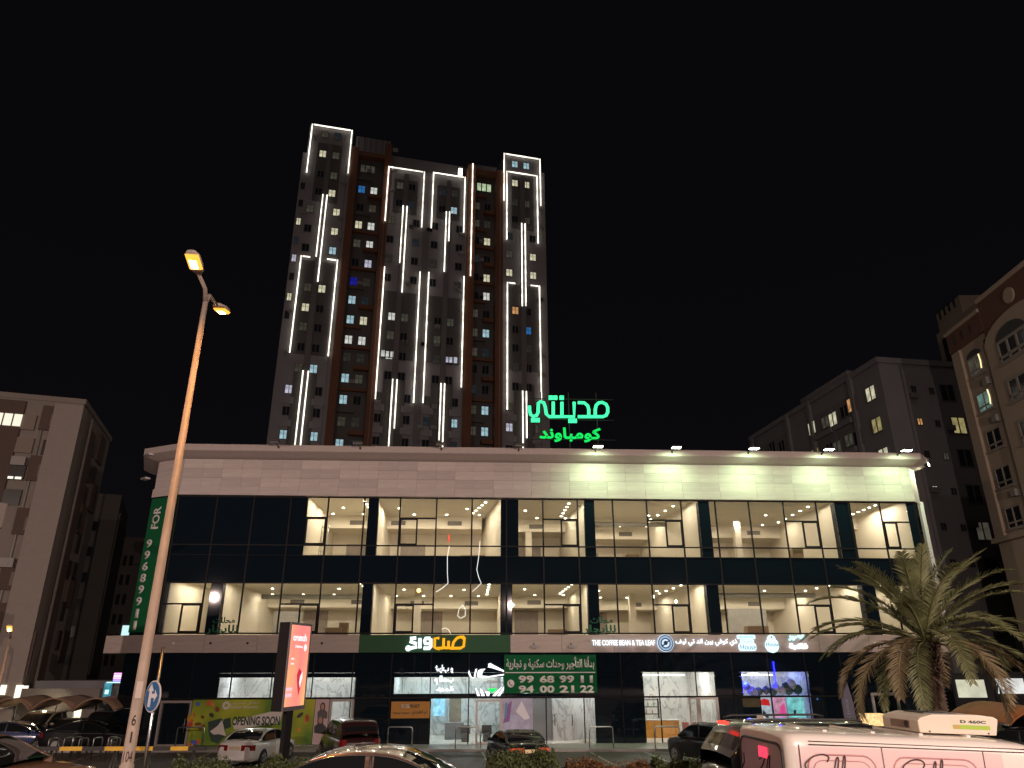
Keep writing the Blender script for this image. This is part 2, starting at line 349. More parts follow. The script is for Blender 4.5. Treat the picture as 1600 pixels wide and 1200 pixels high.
bn = empty('x'); bpy.data.objects.remove(bn)
ban.matrix_basis = mall.matrix_basis = Matrix.Translation((0, MD, 0)) @ Matrix.Rotation(MY, 4, 'Z')
ban.matrix_basis = Matrix.Translation((0, MD, 0)) @ Matrix.Rotation(MY, 4, 'Z') @ Matrix.Translation((cm.x, cm.y, 0)) @ Matrix.Rotation(cyaw, 4, 'Z')
MB().box(-1.04,.98,-.10,-.02,5.9,13.62).build('fabric', M_green, ban)
text('lettering', 'FOR', -.72, -.10, 11.75, 13.1, -.105, M_print, ban, bold=.03, depth=.008, rot=rad(90))
for i, ch in enumerate('99689911'):
    z = 11.15-i*.66; text('numeral', ch, -.85 if ch != '1' else -.72, -.38 if ch != '1' else -.46, z-.50, z, -.105, M_print, ban, bold=.03, depth=.008)

# rooms behind the glass
def lights_on(pts, z, name='downlight', r=.075):
    for i, (x, y) in enumerate(pts):
        key = 'dl%.3f' % r
        if key not in BOXC: o = MB().disc((0,0,0), r, 'z', 10, .03).build(name, M_down, mall); BOXC[key] = o.data; o.location = (x, y, z)
        else: o = bpy.data.objects.new(name, BOXC[key]); col.objects.link(o); o.parent = mall; o.location = (x, y, z)
def room(x0, x1, dep, z0, z1, e, wall=M_room, c=(1,.87,.68), bulk=True, dls=True, slant=0):
    y0 = .12
    MB().slab([(x0,y0),(x1,y0),(x1-slant,dep),(x0-slant,dep)], z0-.06, z0).build('room_floor', M_floor, mall)
    MB().slab([(x0,y0),(x1,y0),(x1-slant,dep),(x0-slant,dep)], z1, z1+.05).build('room_ceiling', M_ceil, mall)
    MB().box(x0-slant,x1-slant,dep,dep+.1,z0,z1).build('back_wall', wall, mall)
    for x in (x0+.03, x1-.03): MB().slab([(x-.03,y0),(x+.03,y0),(x+.03-slant,dep),(x-.03-slant,dep)], z0, z1).build('partition_wall', wall, mall)
    if bulk:
        MB().box(x0-slant+.06, x1-slant-.06, dep-2.6, dep-.01, z1-.85, z1-.002).build('bulkhead', wall, mall)
        n = max(1, int((x1-x0)/3.2))
        for k in range(n):
            gx = x0-slant+(k+.5)*(x1-x0)/n; bx('air_grille', gx-.5, gx+.5, dep-2.64, dep-2.602, z1-.62, z1-.32, M_grille, mall)
        bx('interior_door', x0-slant+(x1-x0)*.25, x0-slant+(x1-x0)*.25+1.8, dep-.06, dep-.002, z0+.01, z0+2.3, M_wood, mall)
    if dls:
        pts = []; n = max(2, int((x1-x0)/1.0))
        for k in range(n):
            if (k % 4) != 3: pts.append((x0+(k+.5)*(x1-x0)/n, 1.3))
            pts.append((x0-slant*.75+(k+.5)*(x1-x0)/n, dep-3.4)) if k % 2 == 0 else pts.append((x0-slant*.5+(k+.5)*(x1-x0)/n, dep*.45)) if k % 4 == 1 else None
        for k in range(1, 6): pts.append((x1-.9-slant*k/6, 1.4+k*(dep-4.5)/6))
        lights_on(pts, z1-.012)
    nx = max(1, round((x1-x0)/2.7))
    for i in range(nx):
        for j in range(2):
            q = (x0+(i+.5)*(x1-x0)/nx-slant*(.3+.4*j), min(2.2, dep*.4)+max(0, dep-7.5)*j, z1-.06); lamp('SPOT', q, e*2.1, c, mall, r=.06, cone=178, blend=.25, look=(q[0], q[1], q[2]-1))
PA, PB = 68, 74
for a, b, d in ((-19.78,-17.2,9),(-17.2,-8.45,14),(-8.45,-.4,15),(-.4,4.8,14),(4.8,11.9,16),(11.9,21.5,15),(21.5,25.0,10)):
    room(a, b, d, 5.68, 8.88, PA*(.86+.28*((int(a*3)+40) % 4)/3))
for a, b, d, s in ((-12.6,-8.42,10,0),(-8.42,-.5,10,1.2),(-.38,4.72,11,0),(4.78,11.85,14,.8),(11.95,20.7,13,-.4),(20.75,25.0,9,0)):
    room(a, b, d, 10.04, 13.92, PB*(.88+.24*((int(a*5)+70) % 3)/2), slant=s)
for a, b, z0, z1 in ((-8.70,-8.14,5.7,13.6),(-.68,.0,5.7,13.6),(4.48,5.04,5.7,13.6),(11.6,12.2,5.7,13.6),(-17.36,-16.74,5.7,8.6),(21.12,21.9,5.7,8.6),(20.25,21.2,10.2,13.6)):
    MB().box(a, b, .03, .6, z0, 8.6 if z1 < 9 else 8.6).build('column', M_frame, mall) if z0 < 8 else None
    if z1 > 9: MB().box(a, b, .03, .6, 10.2, 13.6).build('column', M_frame, mall)
# ground floor rooms
M_duct = mat('duct_metal', (.45,.45,.43), .4, .4); M_box = mat('carton', (.35,.24,.14), .8, var=.1); M_tarp = mat('dust_sheet', (.55,.55,.56), .8, var=.1)
for x, y, z, w_, h in ((-10.9,1.2,5.7,.9,.5),(-10.2,1.6,5.7,.5,.8),(2.2,1.0,5.7,1.1,.4),(7.2,1.4,10.05,.8,.5),(14.2,1.1,5.7,1.3,.6),(17.8,1.5,10.05,.7,.9),(-3.1,1.2,10.05,1.5,.35)):
    MB().box(x,x+w_,y,y+.6,z,z+h).build('storage_carton', M_box, mall, bevel=.01)
for x0_, x1_, y, z in ((-16.5,-9,7.5,8.45),(12.3,20.9,6.0,8.5),(5.0,11.5,7.5,13.5)): MB().tube([(x0_,y,z),(x1_,y,z)], .16, 10).build('ceiling_duct', M_duct, mall)
for x, z0, z1, y in ((-6.2,5.7,8.88,6.5),(8.9,5.7,8.88,9.5),(16.6,10.04,13.92,8.0),(1.4,10.04,13.92,8.5)): MB().box(x,x+.45,y,y+.45,z0,z1).build('room_column', M_room, mall)
MB().box(14.6,17.2,5.5,5.6,5.7,7.6).box(-15.2,-13.4,6.0,6.1,5.7,7.4).build('loose_partition', mat('raw_board', (.42,.40,.36), .8, var=.12), mall)
COOL = (.95, .98, 1.0)
def ladder(x, y, z, m):
    mb = MB()
    for dx in (0,.42): mb.tube([(x+dx,y,z),(x+dx+.02,y+.35,z+2.3)], .025, 5).tube([(x+dx,y+.75,z),(x+dx+.02,y+.38,z+2.3)], .025, 5)
    for k in range(7): mb.tube([(x,y+.05*k+.02,z+.3+.3*k),(x+.42,y+.05*k+.02,z+.3+.3*k)], .018, 5)
    mb.build('step_ladder', m, mall)
def shop(x0, x1, dep, e, c=COOL, wall=None, top=3.9):
    room(x0, x1, dep, .12, top, e, wall=wall or marble(), c=c, bulk=False, dls=False)
    bx('cove_light', x0+.3, x1-.3, dep-.35, dep-.25, top-.42, top-.36, emis('cove_led', (1,.97,.9), 6), mall)
shop(-16.3, -8.75, 6, 34); shop(-6.7, -.45, 6, 75, (.80,.95,1.0)); shop(-.40, 4.7, 2.2, 46); shop(7.3, 11.7, 6, 60, (1,.95,.85)); shop(13.0, 17.1, 5, 16, (.40,.55,1.0))
M_alu = mat('door_aluminium', (.40,.35,.32), .4, .3)
def glass_door(x0, x1, z1=2.36, fr=.12, inner=None):
    o = MB()
    for q in ((x0,x0+fr,.12,z1),(x1-fr,x1,.12,z1),(x0+fr,x1-fr,z1-fr,z1),(x0+fr,x1-fr,.12,.22)): o.box(q[0],q[1],-.16,-.02,q[2],q[3])
    d = o.build('shop_door', M_alu, mall); MB().tube([(x1-fr-.12,-.22,.8),(x1-fr-.12,-.22,1.5)], .02).build('handle', M_steel, d)
glass_door(-19.15,-17.45); glass_door(-10.05,-8.75, 2.4); glass_door(-2.05,-.60); glass_door(11.0-.55,11.62-.02, 2.42); glass_door(9.95,10.44,2.42,.08)
# lobby doors of veined stone
bx('stone_door', 1.2, 2.35, 1.55, 1.62, .13, 2.42, mat('grey_screen', (.22,.22,.22), .5, var=.15, stretch=(20,1,1)), mall)
bx('stone_door', .0, 1.15, 1.5, 1.6, .13, 2.42, marble(), mall); bx('stone_door', 2.4, 3.6, 1.5, 1.6, .13, 2.42, marble(), mall)
for x in (2.5, 3.5): MB().tube([(x,1.42,.9),(x,1.42,1.5)], .025).build('handle', M_frame, mall)
for x in (3.75, 4.2): MB().tube([(x,.8,2.62),(x,.8,2.42)], [.05,.16], 10).build('pendant_shade', emis('warm_shade', (1,.75,.4), 6), mall)
ladder(-11.8, 1.6, 10.05, M_steel)
# cafe furniture
ct = MB().box(7.7,10.0,2.6,3.2,.12,1.05); ct.build('cafe_counter', mat('orange_counter', (.72,.32,.04), .5, var=.1), mall)
bx('counter_top', 7.65, 10.05, 2.55, 3.25, 1.052, 1.10, M_white, mall)
sf = MB()
for z in (1.3, 1.7, 2.1): sf.box(8.0,9.2,4.0,4.3,z,z+.04)
sf.box(8.0,8.04,4.0,4.3,1.1,2.2).box(9.16,9.2,4.0,4.3,1.1,2.2); sf.build('cafe_shelf', M_frame, mall)
for k in range(9):
    x = 8.08+.12*k; z = (1.34,1.74,2.14)[k % 3]
    MB().tube([(x,4.15,z),(x,4.15,z+.16),(x,4.15,z+.24)], [.035,.035,.012], 8).build('bottle', mat('bottle_%d' % (k % 3), ((.4,.1,.05),(.1,.25,.1),(.6,.5,.3))[k % 3], .3), mall)
for x in (10.2, 10.8, 11.3):
    MB().box(x-.2,x+.2,1.6,2.0,.55,.6).tube([(x,1.8,.12),(x,1.8,.56)], .03).box(x-.2,x+.2,1.98,2.02,.6,1.0).build('cafe_seat', mat('seat_red', (.35,.08,.05), .6), mall)
MB().box(-6.0,-4.8,2.2,2.9,.12,1.1).box(-3.8,-2.7,2.5,3.2,.12,1.0).build('sales_counter', mat('grey_counter', (.25,.27,.28), .4), mall)
for x, c in ((-4.3,(.25,.55,.75)),(-3.3,(.35,.6,.7)),(-5.4,(.1,.4,.3))): bx('menu_screen', x-.35, x+.35, 5.4, 5.5, 1.2, 2.3, emis('menu_%.1f' % x, c, 2.4, .5, 3), mall)
MB().box(-3.62,-2.9,3.9,4.0,.5,2.4).build('patterned_panel', mat('brown_panel', (.22,.18,.13), .6, var=.4, vscale=5), mall)
MB().tube([(-5.6,.5,.12),(-5.6,.5,.75)], [.16,.2], 12).build('waste_bin', M_frame, mall)
for x in (-1.4, -2.6): MB().tube([(x,1.2,.12),(x,1.2,.55)], .22, 12).box(x-.28,x+.28,1.35,1.5,.5,.95).build('armchair', mat('armchair_grey', (.12,.11,.10), .8), mall)

# far room behind the lobby stays dim; posters on the glass
def poster(name, label, cat, x0, x1, z0, z1, m, y=-.13):
    r = empty(name, (0, MD, 0), MY, label, cat); bx('sheet', x0, x1, y-.012, y+.012, z0, z1, m, r); return r
hb = empty('hoarding', (0, MD, 0), MY, 'lime green shop hoarding reading OPENING SOON with megaphone print, behind the white car', 'hoarding')
def limemat():
    m = mat('lime_vinyl', (.22,.33,.02), .5); n = m.node_tree; b = n.nodes['Principled BSDF']; t = n.nodes.new('ShaderNodeTexCoord')
    no = n.nodes.new('ShaderNodeTexNoise'); no.inputs['Scale'].default_value = .5; no.inputs['Detail'].default_value = 2; r = n.nodes.new('ShaderNodeValToRGB'); r.color_ramp.elements[0].position = .35; r.color_ramp.elements[1].position = .65
    r.color_ramp.elements[0].color = (.10,.22,.02,1); r.color_ramp.elements[1].color = (.42,.44,.03,1)
    n.links.new(t.outputs['Object'], no.inputs['Vector']); n.links.new(no.outputs['Fac'], r.inputs[0]); n.links.new(r.outputs[0], b.inputs['Base Color']); return m
limemat()
for a, b in ((-17.42,-15.6),(-15.6,-13.4),(-13.4,-11.2),(-11.2,-10.85)): MB().box(a+.003,b-.003,-.15,-.12,.16,2.40).build('vinyl_panel', MC['lime_vinyl'], hb)
M_dg = mat('print_dark_green', (.03,.06,.045), .6); M_pw = mat('print_white', (.62,.57,.52), .6)
def pp(pts, m, par, y=-.155, name='print'): return MB().prism([mp(u, v, y) for u, v in pts][::-1], y-.004, y).build(name, m, par)
pp([(362,1127),(443,1107),(437,1130),(366,1140)], M_pw, hb); text('lettering', 'OPENING SOON', *[mp(364,1130)[0], mp(438,1130)[0]], mp(400,1133)[1], mp(400,1119)[1], -.165, M_dg, hb, bold=.03, depth=.004)
pp([(325,1128),(346,1122),(352,1132),(352,1150),(340,1162),(330,1158),(326,1145)], M_dg, hb); pp([(328,1143),(340,1134),(347,1125),(353,1150),(342,1147),(334,1148)], M_pw, hb, -.162)
pp([(349,1124),(360,1121),(361,1136),(352,1139)], M_dg, hb)
MB().disc((mp(355,1102)[0],-.16,mp(355,1102)[1]), .21, 'y', 20, .006).build('emblem', M_pw, hb)
MB().disc((mp(355,1102)[0],-.165,mp(355,1102)[1]), .09, 'y', 8, .006).build('emblem', MC['lime_vinyl'], hb)
text('lettering', 'Sultan Express', mp(361,1105)[0], mp(405,1105)[0], mp(380,1108)[1], mp(380,1102)[1], -.165, M_pw, hb, bold=.02, depth=.004)
text('lettering', 'سلطان اكسبرس', mp(361,1100)[0], mp(406,1100)[0], mp(380,1101)[1], mp(380,1096)[1], -.165, M_pw, hb, bold=.03, depth=.004, arabic=True)
text('lettering', 'One Stop Shop', mp(456,1165)[0], mp(484,1165)[0], mp(470,1167)[1], mp(470,1162)[1], -.165, M_pw, hb, bold=.02, depth=.004)
random.seed(3)
fr = [((.55,.12,.03),(300,1127)),((.5,.2,.05),(305,1117)),((.2,.05,.02),(311,1131)),((.15,.06,.02),(317,1136)),((.05,.04,.04),(332,1117)),((.5,.3,.05),(300,1134)),((.55,.25,.02),(297,1122)),((.45,.05,.03),(298,1132)),
      ((.08,.12,.5),(311,1100)),((.35,.05,.1),(328,1098)),((.4,.08,.08),(334,1100)),((.6,.3,.04),(341,1108)),((.5,.25,.04),(318,1120)),((.45,.08,.02),(470,1117)),((.45,.12,.02),(478,1128)),((.45,.10,.03),(468,1140)),((.4,.08,.02),(481,1122)),((.4,.30,.1),(305,1160)),((.42,.32,.12),(312,1158)),((.45,.3,.1),(299,1163))]
for i, (c, (u, v)) in enumerate(fr):
    x, z = mp(u, v); a = random.uniform(0, 3); rx, rz_ = random.uniform(.10,.2), random.uniform(.07,.12)
    pts = [(x+math.cos(t)*rx*math.cos(a)-math.sin(t)*rz_*math.sin(a), z+math.cos(t)*rx*math.sin(a)+math.sin(t)*rz_*math.cos(a)) for t in [k*math.pi/6 for k in range(12)]]
    MB().prism(pts, -.160-.001*i, -.152).build('print', mat('fruit%d' % (i % 9), c, .6, var=.3, vscale=9), hb)
pk = poster('faces_poster', 'pink poster of smiling people beside the aluminium door right of the lime hoarding', 'poster', -10.83, -10.08, .16, 2.40, mat('pink_print', (.55,.40,.40), .6, var=.05))
def person_print(par, x, z, s, hair, y=-.146, shirt=(.30,.05,.05)):
    k = [(x+math.cos(t+.3)*.12*s+math.sin(t)*.03*s, z+math.sin(t)*.17*s) for t in [i*math.pi/8 for i in range(16)]]
    MB().prism([(a+(a-x)*.45, b+(b-z)*(.35 if b > z else 1.1)+.02) for a, b in k], y-.002, y).build('print', mat('hair_print', hair, .7), par)
    MB().prism(k, y-.006, y-.003).build('print', mat('skin_print', (.42,.24,.17), .7, var=.2, vscale=12), par)
    MB().prism([(x-.28*s,z-.62*s),(x+.34*s,z-.70*s),(x+.34*s,z-.34*s),(x+.12*s,z-.14*s),(x-.10*s,z-.14*s),(x-.30*s,z-.30*s)], y-.004, y-.001).build('print', mat('shirt_%.2f' % shirt[0], shirt, .7), par)
person_print(pk, -10.42, 2.02, .85, (.03,.02,.02), shirt=(.12,.10,.10)); person_print(pk, -10.48, 1.35, 1.0, (.02,.015,.015), shirt=(.05,.05,.06)); 
sw = poster('notice_board', 'orange sheet with white and dark lettering on dark glass above the railing hoop', 'notice', mp(612,1100)[0], mp(672,1100)[0], mp(640,1122)[1], mp(640,1096)[1], mat('orange_sheet', (.50,.22,.035), .6, var=.06))
text('lettering', 'SUB', mp(627,1103)[0], mp(640,1103)[0], mp(640,1106)[1], mp(640,1100)[1], -.15, M_pw, sw, bold=.03, depth=.004)
text('lettering', 'WAY', mp(640.5,1103)[0], mp(657,1103)[0], mp(640,1106)[1], mp(640,1100)[1], -.15, M_dg, sw, bold=.03, depth=.004)
text('lettering', 'Now Open', mp(615,1103)[0], mp(641,1103)[0], mp(640,1116)[1], mp(640,1112)[1], -.15, M_dg, sw, bold=.02, depth=.004)
text('lettering', 'تم الافتتاح', mp(645,1103)[0], mp(668,1103)[0], mp(640,1117)[1], mp(640,1110)[1], -.15, M_dg, sw, bold=.02, depth=.004, arabic=True)
bp = poster('advert_poster', 'pale violet and blue shop poster in the window behind the black saloon', 'poster', mp(784,1100)[0], mp(832,1100)[0], .7, 2.40, mat('violet_print', (.40,.40,.55), .5, var=.3, vscale=1.5))
for i, (q, c) in enumerate((([(786,1130),(794,1100),(800,1095),(796,1127)],(.25,.12,.35)),([(806,1112),(815,1095),(828,1122),(820,1125)],(.75,.75,.8)),([(788,1120),(790,1098),(793,1098),(791,1122)],(.1,.3,.45)))):
    pp(q, mat('ad%d' % i, c, .6), bp, -.146-.003*i)
def glow(name, pts, c, s, par, y): return MB().prism(pts, y-.03, y).build(name, emis('%s_%.2f_%.1f' % (name, c[0], s), c, s), par)
# juice shop posters and balloons
for i, (u0, u1, c) in enumerate(((1186,1206,(.55,.62,.70)),(1209,1229,(.75,.35,.5)),(1232,1258,(.25,.75,.75)))):
    r = empty('lit_poster', (0, MD, 0), MY, ['backlit white poster with red top, leftmost of three in the juice shop window','backlit pink and violet poster, middle one of three in the juice shop window','backlit turquoise poster, rightmost of three in the juice shop window'][i], 'poster', 'backlit posters in the juice shop window')
    x0, x1 = mp(u0,1100)[0], mp(u1,1100)[0]; bx('sheet', x0, x1, .14, .18, .7, 2.38, emis('poster%d' % i, c, 1.3, .55, 2.2), r)
    if i == 0: MB().prism([(x0+.1,2.0),(x1-.05,1.95),(x1-.1,2.25),((x0+x1)/2,2.34),(x0+.12,2.22)], .11, .138).build('print', emis('red_print', (.8,.03,.03), .9), r); MB().prism([(x0+.2,1.55),(x1-.1,1.0),(x1-.1,1.25),(x0+.25,1.75)], .12, .138).build('print', mat('dark_print', (.03,.03,.04), .5), r)
    if i == 1: MB().prism([(x0+.3,1.5),(x1-.05,1.4),(x1-.08,2.1),(x0+.4,1.9)], .11, .138).build('print', emis('pink2', (.9,.1,.35), 1), r)
    if i == 2: MB().prism([(x0+.3,1.45),(x0+.4,1.45),(x0+.45,1.75),(x0+.3,1.7)], .11, .138).build('print', M_dg, r)
def ico(r, c, mb, sub=2):
    import bmesh
    bm = bmesh.new(); bmesh.ops.create_icosphere(bm, subdivisions=sub, radius=r); bm.verts.ensure_lookup_table()
    mb.add([(v.co.x+c[0], v.co.y+c[1], v.co.z+c[2]) for v in bm.verts], [tuple(v.index for v in f.verts) for f in bm.faces], 0, True); bm.free(); return mb
bal = None
BL = [(1166,1072,.25,2),(1174,1079,.28,2),(1186,1080,.25,1),(1197,1078,.24,1),(1211,1074,.28,0),(1208,1080,.26,1),(1222,1079,.25,0),(1232,1078,.3,1),(1236,1070,.34,0),(1246,1077,.3,1),(1228,1072,.25,1),(1180,1082,.22,2)]
BLAB = ['white balloon lit blue at the left end of the garland','large balloon lit blue second from the left of the garland','dark green balloon above the gap beside the blue lit ones','small dark balloon at the middle left of the garland','pale green balloon on top of the middle of the garland','dark balloon under the pale middle balloon','cream balloon low right of the middle of the garland','dark green balloon low on the right of the garland','largest white balloon on the top right of the garland','dark balloon at the right end of the garland','green balloon just left of the largest white balloon','small balloon lit blue at the bottom of the garland']
for i, (u, v, r, k) in enumerate(BL):
    x, z = mp(u, v, .7); o = ico(r*.95, (0,0,0), MB()).tube([(0,0,-r*.95),(0,0,-r*1.12)], [.03,.06], 6).build('balloon', mat('balloon%d' % k, ((.6,.62,.55),(.04,.10,.08),(.35,.38,.6))[k], .2), None)
    P = mall.matrix_basis @ Vector((x, .7+.02*(i % 3), z)); o.location = P; tag(o, BLAB[i], 'balloon', 'balloons in the juice shop window')
bp_ = Vector((13.45,.5,3.2)); lamp('POINT', bp_, 260, (.01,.015,1), mall, r=.1)
bx('blue_tube', 13.2, 13.25, .3, .35, 2.6, 3.7, emis('blue_led', (.01,.01,1), 12), mall); bx('blue_tube', 15.02, 15.07, -.14, -.11, 2.9, 4.3, emis('blue_led', (.01,.01,1), 12), mall)
bx('ceiling_strip', 14.0, 14.6, 1.2, 1.4, 3.6, 3.66, emis('strip_white', (1,1,1), 8), mall)
lamp('POINT', (17.4,-.05,2.3), 1.0, (.2,.5,1), mall, r=.05)
# green banner
nb = empty('rental_banner', (0, MD, 0), MY, 'wide green banner with white Arabic line above two telephone numbers over the lobby', 'banner')
MB().box(mp(787.5,1050,-.3)[0], mp(932,1050,-.3)[0], -.33, -.29, mp(860,1083,-.3)[1], mp(860,1023,-.3)[1]).build('fabric', M_green, nb)
def btext(b, u0, u1, v0, v1, ara=False, bold=.02):
    text('lettering', b, mp(u0,v0,-.3)[0], mp(u1,v0,-.3)[0], mp(860,v1,-.3)[1], mp(860,v0,-.3)[1], -.335, M_print, nb, bold=bold, depth=.008, arabic=ara)
btext('بدأنا التأجير وحدات سكنية و تجارية', 791, 928, 1026, 1047, True, .03)
bx('ruled_line', mp(789,1050,-.3)[0], mp(930,1050,-.3)[0], -.345, -.332, mp(860,1051.5,-.3)[1], mp(860,1050,-.3)[1], M_print, nb)
for row_, v0, v1 in ((['99','68','99','11'],1055.5,1067),(['94','00','21','22'],1071,1082.5)):
    for t, (u0, u1) in zip(row_, ((810,834),(843,866),(874,897),(906,928))):
        if t == '11': u0 += 1; u1 -= 2
        btext(t, u0, u1, v0, v1, bold=.04)
MB().disc((mp(798,1068,-.3)[0],-.34,mp(798,1068,-.3)[1]), .2, 'y', 24, .012).build('emblem', M_print, nb)
px, pz = mp(798,1068,-.3); MB().tube([(px-.08,-.352,pz+.10),(px-.06,-.352,pz-.02),(px+.02,-.352,pz-.09),(px+.1,-.352,pz-.08)], [.035,.02,.02,.035], 6).build('emblem', M_green, nb)
# shop signs on the fascia
def fsign(name, label): return empty(name, (0, MD, 0), MY, label, 'sign')
def ft(b, u0, u1, v0, v1, m, par, ara=False, bold=.05, mirror=False, depth=.06, name='letters', y=-.40):
    return text(name, b, mp(u0,v0,-.4)[0], mp(u1,v0,-.4)[0], mp((u0+u1)/2,v1,-.4)[1], mp((u0+u1)/2,v0,-.4)[1], y, m, par, bold=bold, depth=depth, arabic=ara, mirror=mirror)
s1 = fsign('shop_sign', 'lit orange and white Arabic sandwich shop sign on the green fascia')
O_or = emis('orange_led', (1.0,.40,.015), 1.25)
def stroke(par, segs, m, wdt, u_, y=-.42, name='letters'):
    mb = MB()
    for sg in segs:
        pts = [u_(p) for p in sg]; cl = len(sg) > 2 and sg[0] == sg[-1]
        mb.tube([(a, y, b) for a, b in (pts[:-1] if cl else pts)], wdt, 6, closed=cl)
    return mb.build(name, m, par)
def cs(o, k): return lambda p: mp(o[0]+p[0]*k, o[1]+p[1]*k, -.42)
q = cs((630,980), 170/1600.)
stroke(s1, [[(400,165),(330,165),(315,200),(320,240),(400,245),(405,170),(405,290),(385,310),(300,310)],[(245,160),(245,310)],[(190,160),(110,165),(105,210),(190,240),(195,290),(120,305),(80,310)]], emis('white_led_soft', (.85,.93,1), 1.8), .105, q)
stroke(s1, [[(530,160),(465,165),(462,300),(490,312),(580,305),(590,310),(597,160)],[(597,300),(650,305),(665,290),(668,200)],[(668,300),(700,310),(840,308),(890,280),(900,180),(850,140),(790,160),(740,220),(725,290)],[(528,335),(530,338)]], O_or, .085, q)
stroke(s1, [[(870,130),(910,175)]], O_or, .085, q); MB().disc((q((75,310))[0],-.43,q((75,310))[1]), .16, 'y', 12, .06).build('letters', MC['white_led_soft'], s1)
s2 = fsign('coffee_sign', 'white lit lettering THE COFFEE BEAN & TEA LEAF on the fascia')
ft('THE COFFEE BEAN & TEA LEAF', 925, 1023, 1000, 1008.5, emis('white_led_text', (.85,.92,1), 1.7), s2, bold=.012)
s3 = fsign('round_coffee_sign', 'round blue and white coffee emblem sign between the two lines of lettering')
cx, cz = mp(1039.5,1005,-.4)
MB().disc((cx,-.42,cz), .47, 'y', 32, .10).build('disc', emis('emblem_white', (.55,.72,.95), 1.3), s3); MB().disc((cx,-.475,cz), .44, 'y', 32, .012).build('ring', mat('navy_plate', (.02,.04,.09), .4), s3)
MB().tube([(cx+.34*math.cos(t*.3491),-.487,cz+.34*math.sin(t*.3491)) for t in range(18)], .05, 4, closed=True).build('ring', emis('emblem_dim', (.35,.5,.7), 1), s3)
MB().disc((cx,-.485,cz), .22, 'y', 24, .012).build('disc', MC['emblem_white'], s3)
MB().tube([(cx-.24,-.50,cz-.17),(cx,-.50,cz-.02),(cx+.24,-.50,cz+.17)], .04, 6).build('bar', MC['navy_plate'], s3); MB().disc((cx,-.492,cz+.01), .12, 'y', 16, .012).build('emblem', MC['navy_plate'], s3)
s4 = fsign('arabic_coffee_sign', 'white lit Arabic coffee shop lettering right of the round emblem')
ft('ذي كوفي بين اند تي ليف', 1055, 1151, 998, 1009.5, MC['white_led_text'], s4, True, .02)
def halo(u0, u1, v0, v1, par, c=(.6,.85,1)):
    (x0, z1), (x1, z0) = mp(u0, v0, -.4), mp(u1, v1, -.4); r = min(x1-x0, z1-z0)*.3
    pts = [(x+r*math.cos(t), z+r*math.sin(t)) for x, z, t0 in ((x1-r,z1-r,0),(x0+r,z1-r,1.57),(x0+r,z0+r,3.14),(x1-r,z0+r,4.71)) for t in (t0, t0+.52, t0+1.05, t0+1.57)]
    MB().prism(pts, -.46, -.37).build('backing', emis('sign_backing', c, 1.6), par)
M_pb = mat('sign_print', (.10,.13,.12), .5)
s5 = fsign('juice_sign', 'white backlit sign ending in the word House, right of the Arabic lettering'); halo(1151,1180,992,998.5,s5); halo(1156,1178,999,1006,s5); halo(1153.5,1182,1005,1017,s5)
ft('JUICE', 1154, 1176, 994, 997.5, emis('aqua_text', (.25,.9,.8), 1.0), s5, bold=.03, y=-.462, depth=.01); ft('Fresh', 1158, 1176, 1000, 1005, emis('pale_text', (.75,.8,1), .9), s5, y=-.462, depth=.01, bold=.02); ft('House', 1156, 1180, 1007, 1015, M_pb, s5, y=-.462, depth=.01, bold=.0)
s6 = fsign('fruit_sign', 'white backlit fruit shaped sign with a small green leaf, second from right on the fascia'); cx, cz = mp(1206,1007,-.4)
MB().disc((cx,-.41,cz-.05), .40, 'y', 24, .09).disc((cx,-.412,cz+.28), .24, 'y', 20, .09).build('backing', MC['sign_backing'], s6)
MB().disc((cx,-.465,cz+.40), .05, 'y', 8, .02).build('leaf', mat('leaf_green', (.05,.3,.08), .5), s6); ft('House', 1196, 1216, 1003.5, 1010, M_pb, s6, y=-.462, depth=.012, bold=.0)
s7 = fsign('arabic_juice_sign', 'white backlit two line Arabic juice sign, rightmost on the fascia')
ft('عصير', 1231, 1257, 992, 1001, emis('aqua_led', (.45,.95,1), 2.2), s7, True, .06); ft('فاكهة', 1232, 1261, 1005, 1016, emis('ivory_led', (.95,.95,1), 2.4), s7, True, .07)
for s_, (u, v) in ((s1,(672,1000)),(s2,(975,1003)),(s4,(1100,1003)),(s5,(1167,1003)),(s6,(1206,1003)),(s7,(1246,1003))):
    x, z = mp(u, v, -.7); lamp('POINT', (x, -.95, z-.1), 2.2, (.55,.75,1), mall, r=.2)
# reflection of a sign across the street, painted as glowing shapes on cafe glass
cw = fsign('reflected_sign', 'painted reflection of camel drawing and mirrored cafe lettering on glass left of green banner')
E_w2 = emis('reflection_white', (.95,.97,1), 1.6)
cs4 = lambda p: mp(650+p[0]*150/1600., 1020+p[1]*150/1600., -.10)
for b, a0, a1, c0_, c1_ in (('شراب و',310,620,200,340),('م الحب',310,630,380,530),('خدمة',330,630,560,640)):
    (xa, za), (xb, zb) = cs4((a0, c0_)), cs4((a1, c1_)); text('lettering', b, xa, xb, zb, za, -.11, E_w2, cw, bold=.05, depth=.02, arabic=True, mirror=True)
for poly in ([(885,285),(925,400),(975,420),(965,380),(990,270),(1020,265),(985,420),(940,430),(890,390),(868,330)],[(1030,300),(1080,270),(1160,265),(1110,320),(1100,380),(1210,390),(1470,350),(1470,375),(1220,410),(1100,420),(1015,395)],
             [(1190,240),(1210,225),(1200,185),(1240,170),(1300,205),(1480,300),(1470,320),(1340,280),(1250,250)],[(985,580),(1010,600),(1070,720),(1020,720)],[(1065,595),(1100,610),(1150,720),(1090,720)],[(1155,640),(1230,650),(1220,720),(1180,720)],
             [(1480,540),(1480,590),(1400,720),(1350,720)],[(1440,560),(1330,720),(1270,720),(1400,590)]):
    MB().prism([cs4(p) for p in poly][::-1], -.125, -.105).build('camel_reflection', E_w2, cw)
